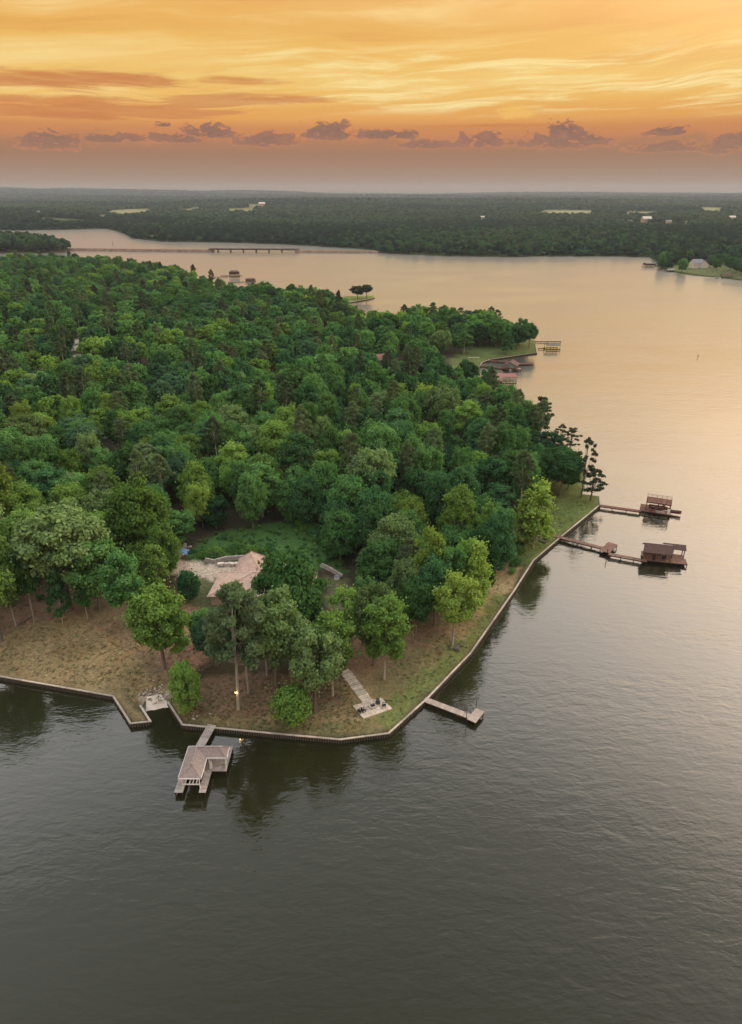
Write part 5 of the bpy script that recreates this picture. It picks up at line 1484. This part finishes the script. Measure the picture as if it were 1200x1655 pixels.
# far spit, its edging, and the docks in the next cove
seawall([P2(*q, .9) for q in ((552, 491), (596, 483.5), (606, 481))], 'dark edging along the tip of the far spit', 3.0)
open_boathouse('dark two storey boathouse off the wooded shore far up the lake', (-172, 905), 13, 8, 6.0, 1.8, 'shingle_dark', .15, 'wood_dark', [((-196, 895), (-180, 900), 2.0), ((-190, 912), (-164, 914), 2.2)], 'wood_dark', hip=3, walls='siding_dark')
open_boathouse('low dark boathouse close to the trees far up the lake', (-143, 850), 12, 7, 3.2, 1.2, 'shingle_dark', .1, 'wood_dark', [((-165, 840), (-150, 845), 2.0)], 'wood_dark', hip=2, walls='siding_dark')
by = at(1128, 578); bo = thing('channel_marker', 'small dark channel marker standing alone in the bright water', 'marker', (by.x, by.y, 0))
MB().tube([(0, 0, -1), (0, 0, 1.9)], [.14, .12], 7).build('marker_post', M['metal'], bo); MB().tube([(0, 0, 1.0), (0, 0, 1.5), (0, 0, 1.9)], [.32, .32, .1], 8).build('marker_float', M['metal'], bo)
dm_ = thing('channel_marker', 'thin marker pole standing in the water behind the causeway', 'marker', (*P2(183, 398), 0))
MB().tube([(0, 0, -1), (0, 0, 13)], [.3, .2], 6).build('marker_post', M['metal'], dm_); MB().box((0, 0, 4), (1.2, .4, 1.2)).build('day_board', M['metal'], dm_)

# ------------------------------------------------------------------ bridge
b0, b1 = Vector(C1), Vector(C2); dB = (b1 - b0); LB = dB.length; dB.normalize(); rB = math.atan2(dB.y, dB.x)
br = thing('bridge', 'low concrete road bridge on slender piers closing the gap in the causeway', 'bridge', (b0.x, b0.y, 0), rB)
MB().box((LB / 2, 0, 5.2), (LB + 14, 11, .7)).build('road_deck', M['bridge'], br)
MB().box((LB / 2, 0, 5.58), (LB + 14, 8.6, .06)).build('roadway', M['asphalt'], br)
for s in (-1, 1):
    MB().box((LB / 2, s * 5.2, 6.0), (LB + 14, .35, .85)).build('parapet', M['bridge'], br); MB().box((LB / 2, s * 3.6, 4.45), (LB, .6, .85)).build('girder', M['bridge'], br)
for i in range(6):
    x = LB * (.02 + .155 * i) + 6
    pr = MB().box((x, 0, 3.75), (1.6, 10, .6)).build('pier', M['bridge'], br)
    for y in (-3.4, 0, 3.4): MB().box((x, y, 1.2), (1.1, 1.1, 4.6)).build('pier_column', M['bridge'], pr)

# far right shore: houses, docks, lawn trees
def far_pt(px, py):
    z = 3.0
    for _ in range(12): p = at(px, py, z); z = .5 * z + .5 * float(far_z(np.array([[p.x, p.y]]))[0])
    return Vector((p.x, p.y, float(far_z(np.array([[p.x, p.y]]))[0])))


cabin('white lake house with steep gables on the far right lawn', 0, 0, 15, 12, 6, 5.5, 'siding', 'roof_pale', .15, base=far_pt(1125, 433), wins=4)
cabin('white wing of the lake house on the far right lawn', 0, 0, 8, 11, 5, 5, 'siding', 'roof_pale', 1.6, base=far_pt(1136, 433), wins=2)
cabin('brown house among trees above the far right lawn', 0, 0, 18, 10, 7, 4, 'brick', 'shingle_pink', .1, base=far_pt(1163, 421), wins=4)
open_boathouse('dark roofed two level boathouse off the far right point', P2(1049, 431), 15, 12, 4.5, 1.0, 'roof_grey', .1, 'wood_dark', [(P2(1052, 430.5), P2(1066, 430.5), 2.2), (P2(1050, 426), P2(1064, 426.5), 2.0)], 'wood_dark', walls='siding_dark')
open_boathouse('pale roofed boathouse behind the far right point', P2(1061, 420), 9, 9, 4, 1.5, 'roof_pale', .1, 'wood_dark', [], 'wood_dark')
open_boathouse('low white boathouse against the far right shore', P2(1083, 439), 11, 7, 2.6, 1.0, 'roof_pale', .2, 'white', [], 'wood_dark')
open_boathouse('dark boathouse near the right edge of the far shore', P2(1174, 449), 13, 8, 3.2, 1.8, 'shingle_dark', -.2, 'wood_dark', [(P2(1178, 446), P2(1188, 448), 2)], 'wood_dark')
boat('motorboat', 'white boat moored beside the dark boathouse near the right edge', *P2(1160, 450), .2, 9, 3, 'white', z=.1)
for px, py, L, m_r, lab in ((1044, 361, 46, 'siding', 'large pale farmhouse in the fields across the lake'), (1080, 364.5, 26, 'roof_pale', 'low pale barn right of the large farmhouse across the lake'), (1111, 366, 20, 'siding', 'small cream building right of the low barn across the lake'), (1018, 364, 20, 'roof_pale', 'pale shed left of the large farmhouse across the lake'),
                            (1182, 358, 34, 'siding', 'tall cream building near the right edge across the lake'), (1182, 370, 20, 'roof_pale', 'small pale house in the trees near the right edge'), (424, 334, 60, 'siding', 'cream farm building on the distant ridge at left of centre'), (780, 356, 24, 'siding', 'cream building in the woods across the middle of the lake'), (62, 349, 34, 'roof_pale', 'pale roof in the distant woods at far left')):
    q = far_pt(px, py); q.z += 4
    cabin(lab, 0, 0, L * .65, L * .4, L * .12 + 5, L * .16, 'brick', m_r, .1, group='distant buildings across the lake', base=q, wins=3)
tree_spots = [(1102, 440, 18, 22), (1068, 433, 20, 20), (1078, 430, 20, 22), (1088, 428, 20, 22), (1098, 427, 19, 20), (1148, 432, 17, 22), (1158, 436, 15, 20), (1180, 437, 18, 24), (1190, 441, 18, 24), (1200, 444, 17, 24), (1210, 443, 18, 22), (1174, 428, 15, 16), (1072, 426, 18, 20), (1112, 424, 18, 24), (1140, 421, 18, 22)]
for i, (px, py, hgt, wd) in enumerate(tree_spots):
    q = far_pt(px, py)
    lb = 'round tree on the far right lawn left of the white lake house' if i == 0 else 'dark tree round the white lake house'
    tree('shore_tree', q.x, q.y, q.z - .2, q.z + hgt, wd / 2 * depth(q.x, q.y, q.z) / F * .8, random.choice(['round', 'oak']), random.choice(['deep', 'mid', 'blue']), .15, lb, 'trees of the far right grove' if i else None)

tell_apart('trees of the far right grove')
# ------------------------------------------------------------------ the air
hm = bpy.data.materials.new('haze'); hm.use_nodes = True; N_ = NT(hm.node_tree)
pv = N_.add('ShaderNodeVolumePrincipled'); pv.inputs['Color'].default_value = (.55, .61, .72, 1); pv.inputs['Density'].default_value = 4.8e-5; pv.inputs['Anisotropy'].default_value = .1
N_.l.new(pv.outputs[0], N_.add('ShaderNodeOutputMaterial').inputs['Volume'])
hzb = MB().box((0, 6600, 123), (33000, 19000, 254)).build('haze', hm, kind='stuff')
